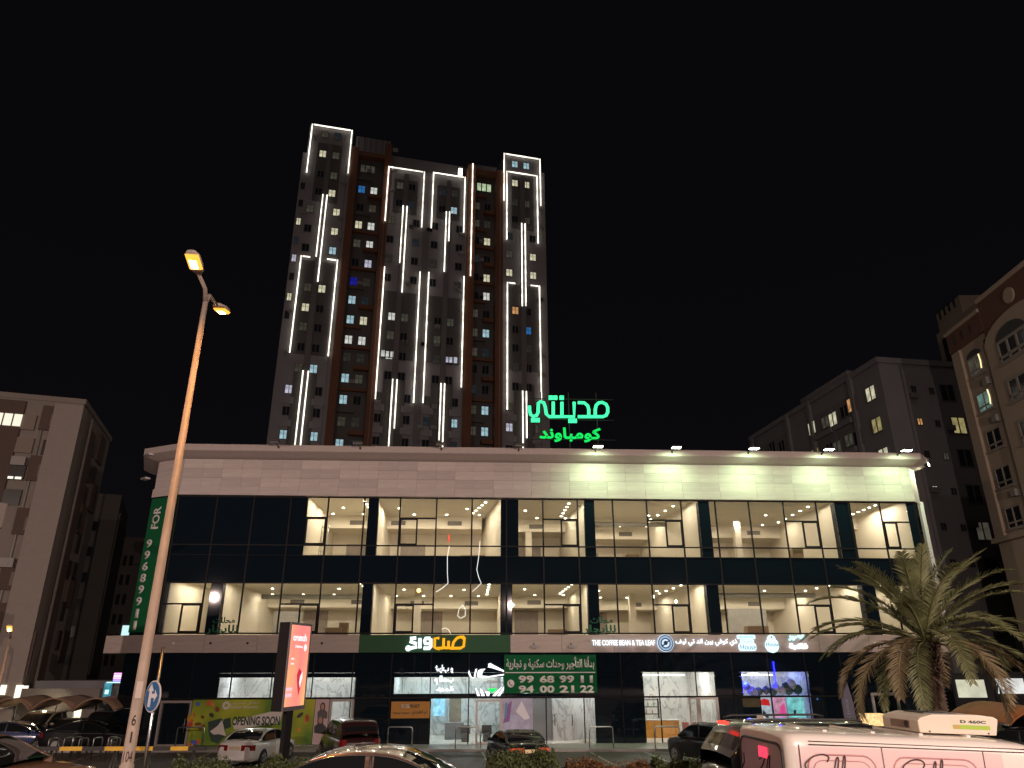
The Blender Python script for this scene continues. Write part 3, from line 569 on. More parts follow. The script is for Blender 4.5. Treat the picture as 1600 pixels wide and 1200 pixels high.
MB().prism([cs4(p) for p in ((1190,600),(1300,590),(1360,600),(1270,670))][::-1], -.125, -.105).build('green_patch', emis('green_small', (.02,.9,.15), 1.2), cw)
(xa, za), (xb, zb) = cs4((1130,450)), cs4((1450,510)); text('lettering', 'camello', xa, xb, zb, za, -.11, mat('reflection_dim', (.3,.3,.3), .5, emit=(.4,.4,.4), estr=.25), cw, bold=.02, depth=.01, mirror=True)
# green lettering on first floor glass
for i, u0 in enumerate((325, 914)):
    r = empty('window_lettering', (0, MD, 0), MY, ['dark green Arabic letters on first floor glass above the lime hoarding','dark green Arabic letters on first floor glass above the coffee sign'][i], 'lettering', 'shops for rent letters on glass')
    for b, a0, a1, v0, v1 in (('محلات',u0+8,u0+43,964,974),('للايجار',u0-8+5,u0+48,976,992)):
        z0, z1 = mp(u0,v1,-.12)[1], mp(u0,v0,-.12)[1]; text('lettering', b, mp(a0,v0,-.12)[0], mp(a1,v0,-.12)[0], z0, z1, -.115, mat('green_letter', (.01,.10,.05), .5), r, bold=.03, depth=.01, arabic=True)
# rope lights hanging on the facade
rp = MB()
for pts in ([(702,853),(699,870),(699,895),(700,911),(692,918),(681,925)],[(750,845),(748,870),(745,890),(748,902),(752,911),(745,918),(738,924)],[(723,945),(717,952),(715,962),(720,966),(727,962),(727,952),(723,945)],[(690,983),(696,981),(701,984),(704,990)]):
    rp.tube([(mp(u,v,-.2)[0], -.16, mp(u,v,-.2)[1]) for u, v in pts], .017, 5)
r = rp.build('rope_light', emis('rope_led', (1,.98,.9), 1.3)); r.location = (0, MD, 0); r.rotation_euler.z = MY; tag(r, 'loose white rope lights dangling over the middle windows', 'rope light')
# floodlights over the parapet
M_fl = mat('flood_body', (.03,.03,.03), .5); E_fl = emis('flood_lens', (.92,1.0,.82), 30)
FS = [(427,704,0),(558,706,0),(688,707,0),(812,708,0),(935,709,1),(1058,711,1),(1180,714,1),(1298,718,1),(1420,721,1)]
PLC = ['unlit','lit']; ORD = ['first','second','third','fourth','fifth','sixth','seventh','eighth','ninth']
for i, (u, v, on) in enumerate(FS):
    x, z = mp(u, v, -2.0); r = empty('floodlight', tuple(mall.matrix_basis @ Vector((x, -2.0, 16.50))), MY, '%s floodlight on cornice arm, %s from the left end of the front' % (PLC[on], ORD[i]), 'floodlight', 'floodlights along the cornice')
    MB().box(-.30,.30,-.18,.18,-.02,.08).build('housing', M_fl, r); MB().tube([(0,.15,.03),(0,1.06,.0)], .025, 6).box(-.05,.05,1.0,1.12,-.1,.06).build('arm', M_fl, r)
    MB().box(-.27,.27,-.15,.15,-.045,-.022).build('lens', E_fl if on else mat('dead_lens', (.25,.25,.24), .2), r)
    if on:
        lamp('SPOT', (0,0,-.10), 820, (.66,1.0,.56), r, r=.15, cone=165, blend=1, look=(0,1.2,-3.0))
for i, (x, y, on, lb) in enumerate(((26.9,.3,1,'dazzling lit floodlight at the right corner of the cornice'),(-22.3,.1,0,'pale unlit floodlight sticking out from the left corner of the cornice'),(-23.2,2.2,0,'small unlit floodlight low beside the left cornice corner'))):
    r = empty('floodlight', tuple(mall.matrix_basis @ Vector((x, y, 16.2 if i < 2 else 15.2))), MY+rad(50 if i == 0 else -40), lb, 'floodlight', 'floodlights along the cornice')
    MB().box(-.28,.28,-.16,.16,-.05,.05).build('housing', M_fl if on else M_white, r); MB().tube([(0,.1,.0),(0,.55,.05)], .03, 6).build('arm', M_fl, r)
    MB().box(-.25,.25,-.19,-.162,-.06,.05).build('lens', E_fl if on else MC['dead_lens'], r)
    if on: lamp('SPOT', (0,-.1,-.25), 260, (.9,1,.7), r, r=.1, cone=150, look=(0,1,-2))
# two small sign floods over the banner
for i, u in enumerate((834, 892)):
    x, z = mp(u, 1006, -.4); r = empty('sign_spotlight', tuple(mall.matrix_basis @ Vector((x, -.5, z-.1))), MY, ['small dark spotlight on fascia above the banner, the left one','small dark spotlight on fascia above the banner, the right one'][i], 'spotlight', 'spotlights above the rental banner')
    MB().box(-.16,.16,-.12,.08,-.12,.02).build('housing', mat('grey_metal', (.2,.2,.2), .5, .5), r); MB().tube([(0,0,.02),(0,.1,.14)], .02, 6).build('bracket', M_fl, r)
# small round fixtures on fascia
for u in (271, 329, 387, 503, 1367):
    x, z = mp(u, 1005, -.37); MB().disc((x,-.38,z), .06, 'y', 12, .05).build('wall_fitting', M_white if u in (271,1367) else M_frame, mall)

# ------------------------------------------------------------------ tower
TY = rad(14.0); tower = empty('apartment_tower', (0, 105, 0), TY, 'tall dark apartment tower outlined with white light strips behind the shopping building', 'tower')
T_lt = mat('tower_grey', (.215,.205,.215), .8, var=.07, vscale=.25); T_dk = mat('tower_dark', (.085,.08,.078), .8, var=.07, vscale=.3); T_or = mat('tower_orange', (.135,.054,.027), .8, var=.08, vscale=.3)
T_mid = mat('tower_mid', (.14,.132,.137), .8, var=.07, vscale=.3)
def tb(name, x0, x1, y0, y1, z0, z1, m): return MB().box(x0,x1,y0,y1,z0,z1).build(name, m, tower)
tb('wing', -35.1,-27.4, 0,14, 0,82.2, T_lt); tb('wing', -34.5,-27.5, .02,6, 82.2,88.0, T_lt)
tb('wing', -1.55,6.0, 0,14, 0,85.6, T_lt); tb('wing', -1.5,5.25, .02,6, 85.6,88.4, T_lt)
tb('centre_block', -20.85,-7.7, .1,14, 0,82.0, T_lt); tb('roof_block', -20.9,-8.2, 2.2,12, 82,86.0, T_mid); tb('roof_block', -12.0,-7.0, 4,10, 86,87.2, T_mid)
tb('crown_block', -26.9,-21.2, .6,8, 84.4,87.6, T_mid); tb('crown_block', -6.6,-2.6, .6,8, 84.3,85.6, T_mid)
for i in range(7): tb('crown_fin', -26.7+i*.9,-26.55+i*.9, .45,.6, 84.5,87.5, T_lt)
for a, b, t in ((-27.4,-26.25,84.8),(-21.95,-20.85,86.5),(-7.7,-6.35,85.0),(-2.75,-1.55,84.6)): tb('orange_pier', a,b, -.15,12, 0,t, T_or)
for a, b in ((-26.25,-21.95),(-6.35,-2.75)):
    tb('recess_wall', a,b, 1.5,12, 0,84.4, T_dk)
    for k in range(15):
        z = 82.1-3.4*k if k else 82.4; z = 32.0+3.4*k
        h = random.choice((0,1,1))
        if k % 3 == 1: tb('balcony_slab', a+.1+(b-a)*.45,b-.1, .5,1.5, z-.35,z+.25, T_or)
        else: tb('balcony_slab', a+.1,b-.1 if k % 2 else a+(b-a)*.6, .9,1.5, z-.3,z+.1, T_or if h else T_dk)
    tb('head_beam', a,b, .2,1.5, 83.6,84.4, T_or)
for c, hw in ((-30.95,2.6),(-18.15,2.65),(-10.95,2.55),(1.95,2.5)):
    top = 84.6 if c < -25 or c > 0 else 79.7
    for z0, z1, h in ((73.2,top,1.95),(46.6 if abs(c) > 25 else 47.2,58.6 if -20 < c < 0 else 62.3,hw),(32,44.9,1.65)): tb('dark_panel', c-h,c+h, -.07,0.05, z0,z1, T_dk)
    for z in (39.4, 36.0): 
        for s in (-1, 1): tb('light_panel', c+s*2.1-.85,c+s*2.1+.85, -.12,.05, z-.6,z+.4, T_lt)
    tb('pier', c-.38,c+.38, -.32,.06, 31,84.4 if top > 80 else 80.8, T_mid)
tb('joint_groove', -15.0,-13.95, -.05,.12, 30,81.9, T_or if False else T_mid)
E_led = emis('strip_led', (1.0,.92,.78), 3.0, .55, .9)
def led(a, b):
    (x0, z0), (x1, z1) = a, b; w_ = .085
    # every strip sits proud of what carries it
    return MB().box(min(x0,x1)-w_, max(x0,x1)+w_, -.47, -.36, min(z0,z1)-w_, max(z0,z1)+w_).build('light_strip', E_led, tower)
def frame(x0, x1, zt, zb0, zb1=None, gap=None):
    zb1 = zb1 or zb0
    led((x0, zb0), (x0, zt)); led((x1, zb1), (x1, zt))
    if gap: led((x0+.3, zt), (gap[0], zt)); led((gap[1], zt), (x1-.3, zt))
    else: led((x0+.3, zt), (x1-.3, zt))
frame(-34.15,-27.7, 87.75, 78.2, 79.2); frame(-21.2,-15.27, 81.6, 71.1, 70.8); frame(-13.7,-8.3, 81.8, 70.9); frame(-1.45,5.1, 88.1, 78.4); frame(-.96,4.5, 84.4, 70.7)
led((-7.0,62.9),(-7.0,84.8)); frame(-33.45,-28.0, 62.7, 46.6, gap=(-32.2,-29.5)); frame(-.85,4.6, 62.4, 40.5, 42.6, gap=(.4,3.2))
for x, z1, z0 in ((-31.25,74.3,63.0),(-30.6,74.3,58.7),(-20.75,62.5,40.5),(-18.45,74.3,63.7),(-17.8,74.3,58.5),(-15.15,62.4,40.4),(-13.75,62.5,40.5),(-11.3,74.3,63.1),(-10.75,74.4,68.9),(-8.05,62.5,43.5),
                  (1.65,74.1,58.5),(2.25,74.1,58.6),(-31.3,43.8,31.5),(-30.55,43.8,31.5),(-18.4,43.7,31.5),(-17.75,43.7,36.2),(-11.15,43.7,34.9),(-10.6,43.7,31.5),(1.6,43.6,31.5),(2.2,43.6,36.2)): led((x, z0), (x, z1))
MB().box(-9.4,-8.8,-.3,.3,82.3,83.6).build('roof_lamp', emis('roof_lamp', (1,.95,.8), 5), tower)
# windows: frame > two panes
WINM = {}
LIT = {'y': (.93,.87,.60), 'w': (.92,.94,.86), 'b': (.50,.76,.85), 'v': (.70,.70,.85), 'o': (.85,.42,.16), 'g': (.68,.88,.55), 'p': (.02,.02,.5), 'B': (.05,.3,.8), 'd': None, 'm': (.20,.19,.14), 'q': (.16,.28,.24), 'c': (.45,.38,.16), 'e': (.055,.05,.04), 'f': (.03,.04,.05), 'h': (.10,.09,.065)}
M_tw = mat('tower_window_frame', (.10,.10,.10), .5); M_tg = mat('tower_glass', (.020,.022,.028), .08)
def window(par, x, y, z, wd=1.15, h=1.45, k='d', side='front', fm=None, dep=.06, sill=False, nx=2, part=None):
    """a window with a proud frame and one pane per light; side gives the way it faces"""
    key = (wd, h, nx, fm.name if fm else 0, dep, sill, side)
    if key not in WINM:
        f = MB(); t = .07*wd/1.15+.01; a = wd/2
        def b(x0, x1, d0, d1, z0, z1): f.box(x0,x1,d0,d1,z0,z1) if side == 'front' else f.box(d0,d1,x0,x1,z0,z1) if side == 'left' else f.box(-d1,-d0,x0,x1,z0,z1)
        b(-a,a,-dep,.0,h/2-t,h/2); b(-a,a,-dep,.0,-h/2,-h/2+t)
        for i in range(nx+1): xx = -a+t/2+(2*a-t)*i/nx; b(xx-t/2,xx+t/2,-dep,.0,-h/2+t,h/2-t)
        if sill: b(-a,a,-dep,0,-h*.22-t/2,-h*.22+t/2); b(-a-.1,a+.1,-dep-.12,0,-h/2-.12,-h/2)
        o = f.build('window', fm or M_tw, par, (x,y,z)); WINM[key] = o.data
    else:
        o = bpy.data.objects.new('window', WINM[key]); col.objects.link(o); o.parent = par; o.location = (x,y,z)
    pk_ = ('pane', wd, h, nx, side, k)
    if pk_ not in WINM:
        mm = M_tg if LIT[k] is None else emis('lit_%s' % k, LIT[k], {'m': .3, 'p': .6, 'B': .5, 'e': .5, 'f': .5, 'h': .5}.get(k, .75), .5, 1.3)
        f = MB(); a = wd/2
        for i in range(nx):
            x0 = -a+2*a*i/nx+.03; x1 = -a+2*a*(i+1)/nx-.03
            if side == 'front': f.box(x0,x1,-.025,-.004,-h/2+.04,h/2-.04)
            elif side == 'left': f.box(-.025,-.004,x0,x1,-h/2+.04,h/2-.04)
            else: f.box(.004,.025,x0,x1,-h/2+.04,h/2-.04)
        p = f.build('pane', mm, o); WINM[pk_] = p.data
    else:
        p = bpy.data.objects.new('pane', WINM[pk_]); col.objects.link(p); p.parent = o
    return o
ZS = [34.2,37.7,41.0,44.4,47.7,51.0,54.2,57.6,61.0,64.5,68.0,71.6,75.0,78.4,82.4,86.4]
def dz(z, L): return min(L, key=lambda q: abs(q-z))
litw = {}
def setl(L):
    for k, pts in L.items():
        for (u, v) in pts: litw[(u, v)] = k
setl({'y': [(506,240),(503,452),(480,479),(569,495),(518,303),(524,332),(466,346),(452,464),(822,257+33),(805,286),(833,403),(797,429),(834,432),(763,429),(763,374),(559,343),(522,361)],
      'w': [(580,346),(577,375),(583,289),(547,526),(567,527),(614,496),(763,458),(600,553),(535,240)],
      'b': [(520,391),(476,417),(551,462),(490,577),(446,680),(541,585),(538,619),(528,689),(708,331),(764,516),(762,638),(761,670),(804,257),(822,260),(492,681),(704,652),(548,493)],
      'v': [(459,403),(576,403),(454,608),(804,668)],'o': [(807,487)],'B': [(823,519),(564,287)],'p': [(553,436)],
      'm': [(573,254),(522,245),(520,275),(486,326),(558,372),(562,588),(635,499),(612,526),(703,505),(744,513),(743,545),(744,485),(743,669),(740,700),(759,700),(625,291),(838,673),(840,702),(796,398),(684,534)]})
lits = []
for (u, v), k in litw.items():
    s_, z_ = hit(u, v, (0,105), TY); lits.append((s_, z_, k))
def look_lit(x, z):
    for s_, z_, k in lits:
        if abs(s_-x) < .95 and abs(z_-z) < 1.5: return k
    return 'd' if wr_.random() < .62 else wr_.choice('efh')
wr_ = random.Random(5)
def column(xs, zs, y, wd=1.15, h=1.4):
    for x in xs:
        for z in zs: window(tower, x, y, z, wd, h, look_lit(x, z))
for c in (-30.95, 1.6):
    column((c-1.05,c+1.05), [z for z in ZS if z > 74 or 44 < z < 58], -.075); column((c-2.05,c+2.05), [z for z in ZS if 60 < z < 72 or z < 42], -.0)
for c in (-18.15, -11.0):
    column((c-1.0,c+1.0), [z for z in ZS if 74 < z < 79 or 44 < z < 56], -.075); column((c-2.05,c+2.05), [z for z in ZS if 60 < z < 72 or z < 42], .095)
column((-34.5,), [75.7,72.4,69,65.6,62.4,59.2,55.7,52.7], -.002, .7, 1.3)
for xs in ((-25.3,-23.3),(-5.85,-3.95)): column(xs, [33.8,37.2,40.6,44,47.4,50.3,53.7,57.1,60.4,63.8,67.3,70.8,74.2,77.7], 1.49, 1.2, 1.5)
window(tower, -24.6, 1.49, 81.9, 2.6, 1.7, 'm', nx=3); window(tower, -4.6, 1.49, 81.7, 2.8, 1.9, 'g', nx=3)
for x, z in ((-19.4,47.9),(-9.7,47.9)): window(tower, x, -.08, z, 2.2, 1.3, 'w' if x < -15 else 'v', nx=3)

AC = MB().box(-.42,.42,-.34,.0,-.28,.28).tube([(0,-.345,0),(0,-.36,0)], .2, 10)
ac0 = None
for k in range(46):
    x, y = wr_.choice(((-33.9,-.02),(-28.2,-.02),(-20.3,.08),(-13.95,.08),(-8.6,.08),(4.9,-.02),(-24.3,1.48),(-4.9,1.48),(-16.9,-.09),(-12.0,-.09))); z = wr_.choice(ZS)-.95
    if ac0 is None: ac0 = AC.build('air_conditioner', mat('ac_casing', (.22,.22,.22), .6), tower, (x,y,z))
    else: cp(ac0, tower, (x,y,z))
for x in (-27.6,-21.0,-7.55,-1.7): MB().tube([(x-.35,-.1,30),(x-.35,-.1,81)], .07, 6).build('drain_pipe', mat('ac_casing', (.22,.22,.22), .6), tower)

# ------------------------------------------------------------------ green roof sign
SD = 56.0; rs = empty('roof_sign', (0, SD, 0), MY, 'big glowing green Arabic letters on the roof, two lines, beside the tower', 'sign')
def sp(u, v): return hit(u, v, (0, SD), MY)
E_g = emis('green_led', (.06,1.0,.38), 1.5); E_g2 = emis('green_led_small', (.01,.85,.13), 1.1)
qq = lambda p: sp(720+p[0]*.2, 470+p[1]*.2)
def sstroke(segs, wdt, m):
    for sg in segs:
        pts = [qq(p) for p in sg]; cl = len(sg) > 2 and sg[0] == sg[-1]
        MB().tube([(a, 0, b) for a, b in (pts[:-1] if cl else pts)], wdt, 8, closed=cl).build('letter_stroke', m, rs)
sstroke([[(915,795),(965,797),(992,820),(1000,850),(1000,905)],[(915,905),(1110,905),(1135,895),(1148,870),(1148,835),(1135,808),(1105,793),(1078,797),(1058,815),(1050,850),(1050,900)],
         [(885,792),(885,905),(690,905),(668,885),(660,830),(648,795),(622,787),(606,800),(604,840),(604,870),(592,895),(566,903),(545,888),(538,860),(536,822)],[(790,792),(790,905)],[(722,790),(722,905)]], .135, E_g)
for p in ((703,757),(738,757),(788,757),(565,932),(600,932),(857,937),(890,937)):
    x, z = qq(p); MB().box(x-.17,x+.17,-.1,.1,z-.16,z+.16).build('letter_dot', E_g, rs)
(x0, z1), (x1, z0) = qq((612,990)), qq((1096,1108))
text('letters', 'كومباوند', x0, x1, z0, z1, .0, E_g2, rs, bold=.025, depth=.12, arabic=True)
fr_ = MB()
for x in (x0+.2, (x0+x1)/2, x1-.2): fr_.box(x-.04,x+.04,.25,.33,15.0,z1+3.2)
for z in (z0+.3, z1+.8, z1+2.6): fr_.box(x0-.8,x1+1.2,.25,.30,z-.03,z+.03)
fr_.build('support_frame', mat('sign_frame', (.02,.025,.02), .7), rs)
x, z = qq((830,860)); lamp('POINT', (x,-1.6,z), 30, (.05,1,.3), rs, r=.5)

# ------------------------------------------------------------------ neighbouring buildings
B_cream = mat('render_cream', (.20,.172,.15), .85, var=.07, vscale=.4, bump=.1, bscale=9); B_grey = mat('render_grey', (.155,.150,.155), .85, var=.08, vscale=.3); B_brown = mat('render_brown', (.085,.055,.045), .85, var=.08)
B_dim = mat('render_dim', (.15,.135,.12), .9, var=.08, vscale=.3); B_tan = mat('render_tan', (.38,.31,.23), .85, var=.06, vscale=.3, bump=.1, bscale=9); B_red = mat('render_redbrown', (.13,.065,.045), .85, var=.08)
M_wf = mat('white_window_frame', (.30,.27,.23), .6); M_dw = mat('dark_window', (.03,.028,.026), .3)
class Blk:
    def __init__(s, name, loc, yaw, label): s.o = empty(name, loc, yaw, label, 'building'); s.P = loc; s.yaw = yaw
    def box(s, name, x0, x1, y0, y1, z0, z1, m, bev=0): return MB().box(x0,x1,y0,y1,z0,z1).build(name, m, s.o, bevel=bev)
    def front(s, u, v, y=0):
        P = (s.P[0]-y*math.sin(s.yaw), s.P[1]+y*math.cos(s.yaw)); return hit(u, v, P, s.yaw)
    def side(s, u, v, x=0):
        P = (s.P[0]+x*math.cos(s.yaw), s.P[1]+x*math.sin(s.yaw)); return hit(u, v, P, s.yaw+math.pi/2)
L1 = Blk('apartment_building', (-28.9,46,0), rad(17.7), 'pale apartment block with brown square window panels at the far left')
L1.box('main_wall', -13,0, .06,9.2, 0,20.6, B_cream); L1.box('roof_kerb', -13.1,.1, 0,9.3, 20.6,20.95, B_cream)
L1.box('corner_pier', -1.6,.1, -.25,1.0, 0,20.4, mat('pier_pale', (.25,.215,.19), .8, var=.05))
L1.box('brown_strip', -.05,.16, 2.6,4.1, 0,19.6, B_brown); L1.box('thin_strip', .1,.24, 2.2,2.35, 0,20.2, B_cream)
for u, v in ((97,655),(78,733),(58,815),(36,900)):
    x, z = L1.front(u, v); o = L1.box('window_panel', x-1.2,x+.75, -.16,.1, z-.85,z+.8, B_brown)
    MB().box(x-.6,x+.15,-.22,-.165,z-.6,z+.2).build('window', mat('shutter_beige', (.14,.11,.09), .7), o)
for u, v, k in ((80,700,1),(18,777,1),(42,660,0),(38,696,0),(62,779,0),(42,862,0),(25,738,2),(25,950,0)):
    x, z = L1.front(u, v); MB().box(x-.5,x+.5,-.1,.08,z-.5,z+.5).build('window', (mat('shutter_tone', (.20,.16,.13), .8), M_dw, M_dw)[k], L1.o)
    if k == 2: MB().box(x-.35,x-.05,-.13,-.105,z-.45,z-.3).box(x+.05,x+.4,-.13,-.105,z-.45,z-.3).build('lit_slot', emis('slot', (1,.95,.8), 1.2), L1.o)
x, z = L1.front(8,657); L1.box('stair_panel', x-1.9,x+.95, -.12,.1, z-6.5,z+1.4, B_brown)
for q in range(3): MB().box(x-.6+q*.55,x-.15+q*.55,-.17,-.125,z-.35,z+.45).build('window', emis('lit_stair', (.95,.88,.7), 1.1), L1.o)
for v, k in ((975,0),(1020,1)): x, z = L1.front(15, v); L1.box('window_panel', x-1.5,x+1.2, -.14,.1, z-1.2,z+1.2, B_brown)
for u, v in ((28,1085),(36,1086),(2,1085)): x, z = L1.front(u, v, -.3); MB().box(x-.18,x+.18,-.32,-.27,z-.5,z+.5).build('lit_window', emis('lit_low', (1,.9,.7), 1.5), L1.o)
for u, v, k in ((146,700,0),(139,740,0),(147,743,0),(133,775,0),(124,815,0),(128,812,1),(145,778,1),(158,703,1),(122,850,0),(107,890,0),(116,893,0),(110,925,1),(98,955,0),(92,1000,0),(100,1010,1)):
    y, z = L1.side(u, v, .1); w_ = .45 if k == 0 else .9
    MB().box(.02,.14,y-w_,y+w_,z-.6-.4*k,z+.6+.4*k).build('window', M_dw if k == 0 else B_brown, L1.o)
for k, (u, v) in enumerate(((31,722),(12,880))):
    x, z = L1.front(u, v); MB().box(x-.4,x+.4,-.42,.05,z-.28,z+.28).disc((x,-.425,z), .2, 'y', 12, .02).build('air_conditioner', mat('ac_case_pale', (.26,.24,.22), .6), L1.o)
for x in (-2.1,-6.4): MB().tube([(x,-.02,0),(x,-.02,20.3)], .07, 6).build('drain_pipe', mat('ac_case_pale', (.26,.24,.22), .6), L1.o)
L2 = Blk('apartment_building', (-54.6,100,0), rad(24), 'dim grey apartment block with faint windows behind the pale one at left')
L2.box('main_wall', -30,0, 0,17, 0,26.3, B_dim)
for fl in range(6):
    for c in range(3):
        window(L2.o, .02, 2.6+c*4.6, 21.8-3.4*fl, 2.2, 1.7, 'd', 'right', B_grey, .12)
        window(L2.o, -3-c*4, -.02, 21.8-3.4*fl, 1.6, 1.5, 'd', 'front', B_grey)
L2.box('balcony_band', -.05,.2, 1,16, 3,24, mat('dim_band', (.19,.175,.165), .9, var=.1))
L3 = Blk('apartment_building', (-82,130,0), rad(2), 'far dark apartment block with narrow paired windows left of the shopping building')
L3.box('main_wall', 0,60, 0,15, 0,25.4, B_dim)
for fl in range(6):
    for c in range(14):
        for s in (0, 1.1): L3.box('window', 9.6+c*3.6+s,10.2+c*3.6+s, -.08,.02, 20.5-3.3*fl,22.2-3.3*fl, M_dw) if c < 6 else None
x, z = L3.front(198, 986); L3.box('lit_window', x-.8,x+.8, -.1,.0, z-.8,z+.9, emis('lit_far', (.6,.9,.95), 1.1))
p_ = at(9, 800, 22)
NL = Blk('apartment_building', (p_.x,22,0), rad(44), 'near pale building corner with stepped parapet cut by the left picture edge')
z = p_.z; NL.box('wall', -9,-.3, 0.2,6, 0,z-.1, B_cream); NL.box('parapet', -9,0, -.1,6, z-.5,z+.25, B_cream, .03); NL.box('parapet_ledge', -9,-.14, .05,6, z-.8,z-.5, B_cream)
# right, middle distance
R1 = Blk('apartment_building', (38.4,70,0), rad(9), 'long grey apartment block with balcony recesses and lit curtains beyond the shops at right')
R1.box('main_wall', 0,20, .0,29, 0,33.6, B_grey); R1.box('roof_kerb', -.25,20.2, -.2,29.2, 33.6,34.2, B_grey)
R1.box('roof_room', 3,8, 15,20, 34.2,36.8, B_grey); R1.box('roof_room', 3,7, 24,27, 34.2,36.0, B_grey)
M_sh = mat('recess_wall', (.13,.12,.115), .9)
for b0, b1 in ((5.6,8.9),(9.3,12.8),(19.5,23.0),(23.6,26.5)):
    for fl in range(5):
        z = 30.6-3.3*fl
        R1.box('balcony_recess', -.05,.03, b0,b1, z-1.2,z+1.35, M_sh); R1.box('balcony_parapet', -.45,-.02, b0,b1, z-1.75,z-1.15, B_grey)
        window(R1.o, -.055, (b0+b1)/2-.4, z-.1, 1.6, 1.5, 'd' if (fl+int(b0)) % 3 else 'm', 'left', M_tw, .08)
for y in (4.9,13.4,18.6,28.4): R1.box('drain_pier', -.35,.02, y-.28,y+.28, 10,34.0, B_grey)
R1.box('roof_step', -.3,3, 4.9,13.4, 34.2,34.7, B_grey)
for u, v, k in ((1362,615,'y'),(1372,664,'y'),(1383,712,'y'),(1270,669,'y'),(1276,711,'y'),(1332,632,'o'),(1303,655,'y'),(1310,700,'m'),(1342,684,'d'),(1208,700,'d')):
    y, z = R1.side(u, v); window(R1.o, -.07, y, z, 1.7, 1.7, k if v not in (664,711) else 'c', 'left', M_tw, .10, nx=2)
for u, v, k, b in ((1427,608,'d',0),(1455,611,'d',0),(1480,614,'d',1),(1437,659,'o',0),(1465,662,'d',0),(1498,665,'c',1),(1448,710,'d',0),(1478,713,'m',0),(1508,716,'d',1),(1461,765,'w',0),(1490,768,'d',0),(1522,772,'d',1),(1474,823,'d',0),(1505,825,'d',0),(1536,830,'m',1),(1489,880,'d',0),(1519,881,'d',0),(1550,888,'d',1)):
    x, z = R1.front(u, v); window(R1.o, x, -.005, z, 1.7 if b else .62, 1.9 if b else .75, k, 'front', M_tw, .08)
for k in range(9):
    x = 3.2+(k % 3)*3.5; z = 30.0-3.3*k if k < 8 else 12; MB().box(x-.4,x+.4,-.4,.02,z-.28,z+.28).disc((x,-.405,z), .2, 'y', 12, .02).build('air_conditioner', mat('ac_case_dim', (.13,.13,.13), .6), R1.o)
for x in (2.4,8.9): MB().tube([(x,-.08,5),(x,-.08,33.5)], .08, 6).build('drain_pipe', mat('ac_case_dim', (.13,.13,.13), .6), R1.o)
BK = Blk('distant_block', (25,150,0), rad(4), 'far dim roof with a water tank between the green sign and the grey block'); BK.box('wall', 0,18, 0,12, 0,38, B_dim); BK.box('roof_tank', 6,12, 2,8, 38,41, B_dim); BK.box('wall', 10,25, 1,12, 38,39, B_dim)
# right edge
R2 = Blk('apartment_building', (38.55,40,0), rad(-1.4), 'tall beige apartment block with red brown crown and arched windows at the right edge')
Z0 = 30.9
R2.box('main_wall', .0,16, -8,18.5, 0,29.6, B_tan); R2.box('corner_pier', -.22,.8, 17.5,18.7, 13.5,29.55, B_tan, .04); R2.box('bay_recess', -.10,-.005, 13.9,14.3, 13.6,29.0, B_brown)
R2.box('bay_wall', -.38,.3, 5.5,13.9, 13.6,28.4, B_tan, .05); R2.box('string_course', -.5,.6, -8,18.9, 13.1,13.5, B_tan, .05); R2.box('lower_wall', -.1,.7, -8,18.6, 0,13.05, B_tan)
R2.box('crown_wall', -.30,16, 13.6,18.72, 29.62,31.3, B_red, .03); R2.box('crown_wall', -.28,16, -8,13.6, 28.42,32.0, B_red, .03)
R2.box('parapet_top', -.42,16, -8,13.7, 32.0,32.35, B_tan, .05); R2.box('parapet_top', -.42,16, 13.7,18.85, 31.3,31.6, B_tan, .05)
ar_ = [(5.4,28.0)]+[(9.7+4.2*math.cos(t), 28.0+1.75*math.sin(t)) for t in [math.pi-k*math.pi/14 for k in range(15)]]
MB().add([(p, q, r_) for p in (-.40,.2) for q, r_ in ar_], [tuple(range(len(ar_))), tuple(range(2*len(ar_)-1, len(ar_)-1, -1))]+[(i,(i+1)%len(ar_),(i+1)%len(ar_)+len(ar_),i+len(ar_)) for i in range(len(ar_))]).build('arched_gable', B_tan, R2.o)
MB().disc((-.33,9.77,30.75), .62, 'x', 24, .10).build('round_medallion', B_tan, R2.o)
for v, z, k in ((570,27.45,'m'),(627,24.3,'q'),(687,21.05,'d'),(745,17.95,'d'),(808,14.75,'d')):
    window(R2.o, -.01, 16.0, z, 2.0, 1.7, k, 'left', M_wf, .07, sill=True)
    if v in (570, 627): MB().tube([(-.10,15.3,z+.75),(-.12,15.2,z+.1),(-.10,15.32,z-.5)], .05, 6).build('curtain_light', emis('curtain', (1,.8,.4), 1.4), R2.o)
for z in (26.9,23.75,20.4,17.2): window(R2.o, -.39, 10.6, z, 3.6, 1.9, 'd', 'left', M_wf, .08, sill=True, nx=3)
for y, z, h, xo in ((10.6,27.85,1.8,-.40),(16.0,28.30,1.0,-.02)):
    MB().add([(xx, y+h*math.cos(t), z+.55*h*math.sin(t)) for xx in (xo-.05,xo+.03) for t in [k*math.pi/10 for k in range(11)]], [tuple(range(11)), tuple(range(21,10,-1))]+[(i,(i+1)%11,(i+1)%11+11,i+11) for i in range(11)]).build('arch_light', M_dw, R2.o)
for z in (25.6,22.4,16.4): MB().box(-.5,-.01,14.55,15.1,z-.27,z+.27).build('air_conditioner', mat('ac_case_pale', (.26,.24,.22), .6), R2.o)
for y in (17.6,16.4,15.2): R2.box('vent_slot', -.34,-.29, y-.1,y+.1, 30.1,30.9, M_dw)
for u, v in ((1600,872),(1600,1000)): y, z = R2.side(u, v, .05); R2.box('lower_window', -.02,.06, y-1.2,y+1.0, z-1.2,z+1.2, M_dw)
R3 = Blk('apartment_building', (64.0,91,0), rad(-2), 'narrow pale stair tower with dark opening behind the red brown crown at right')
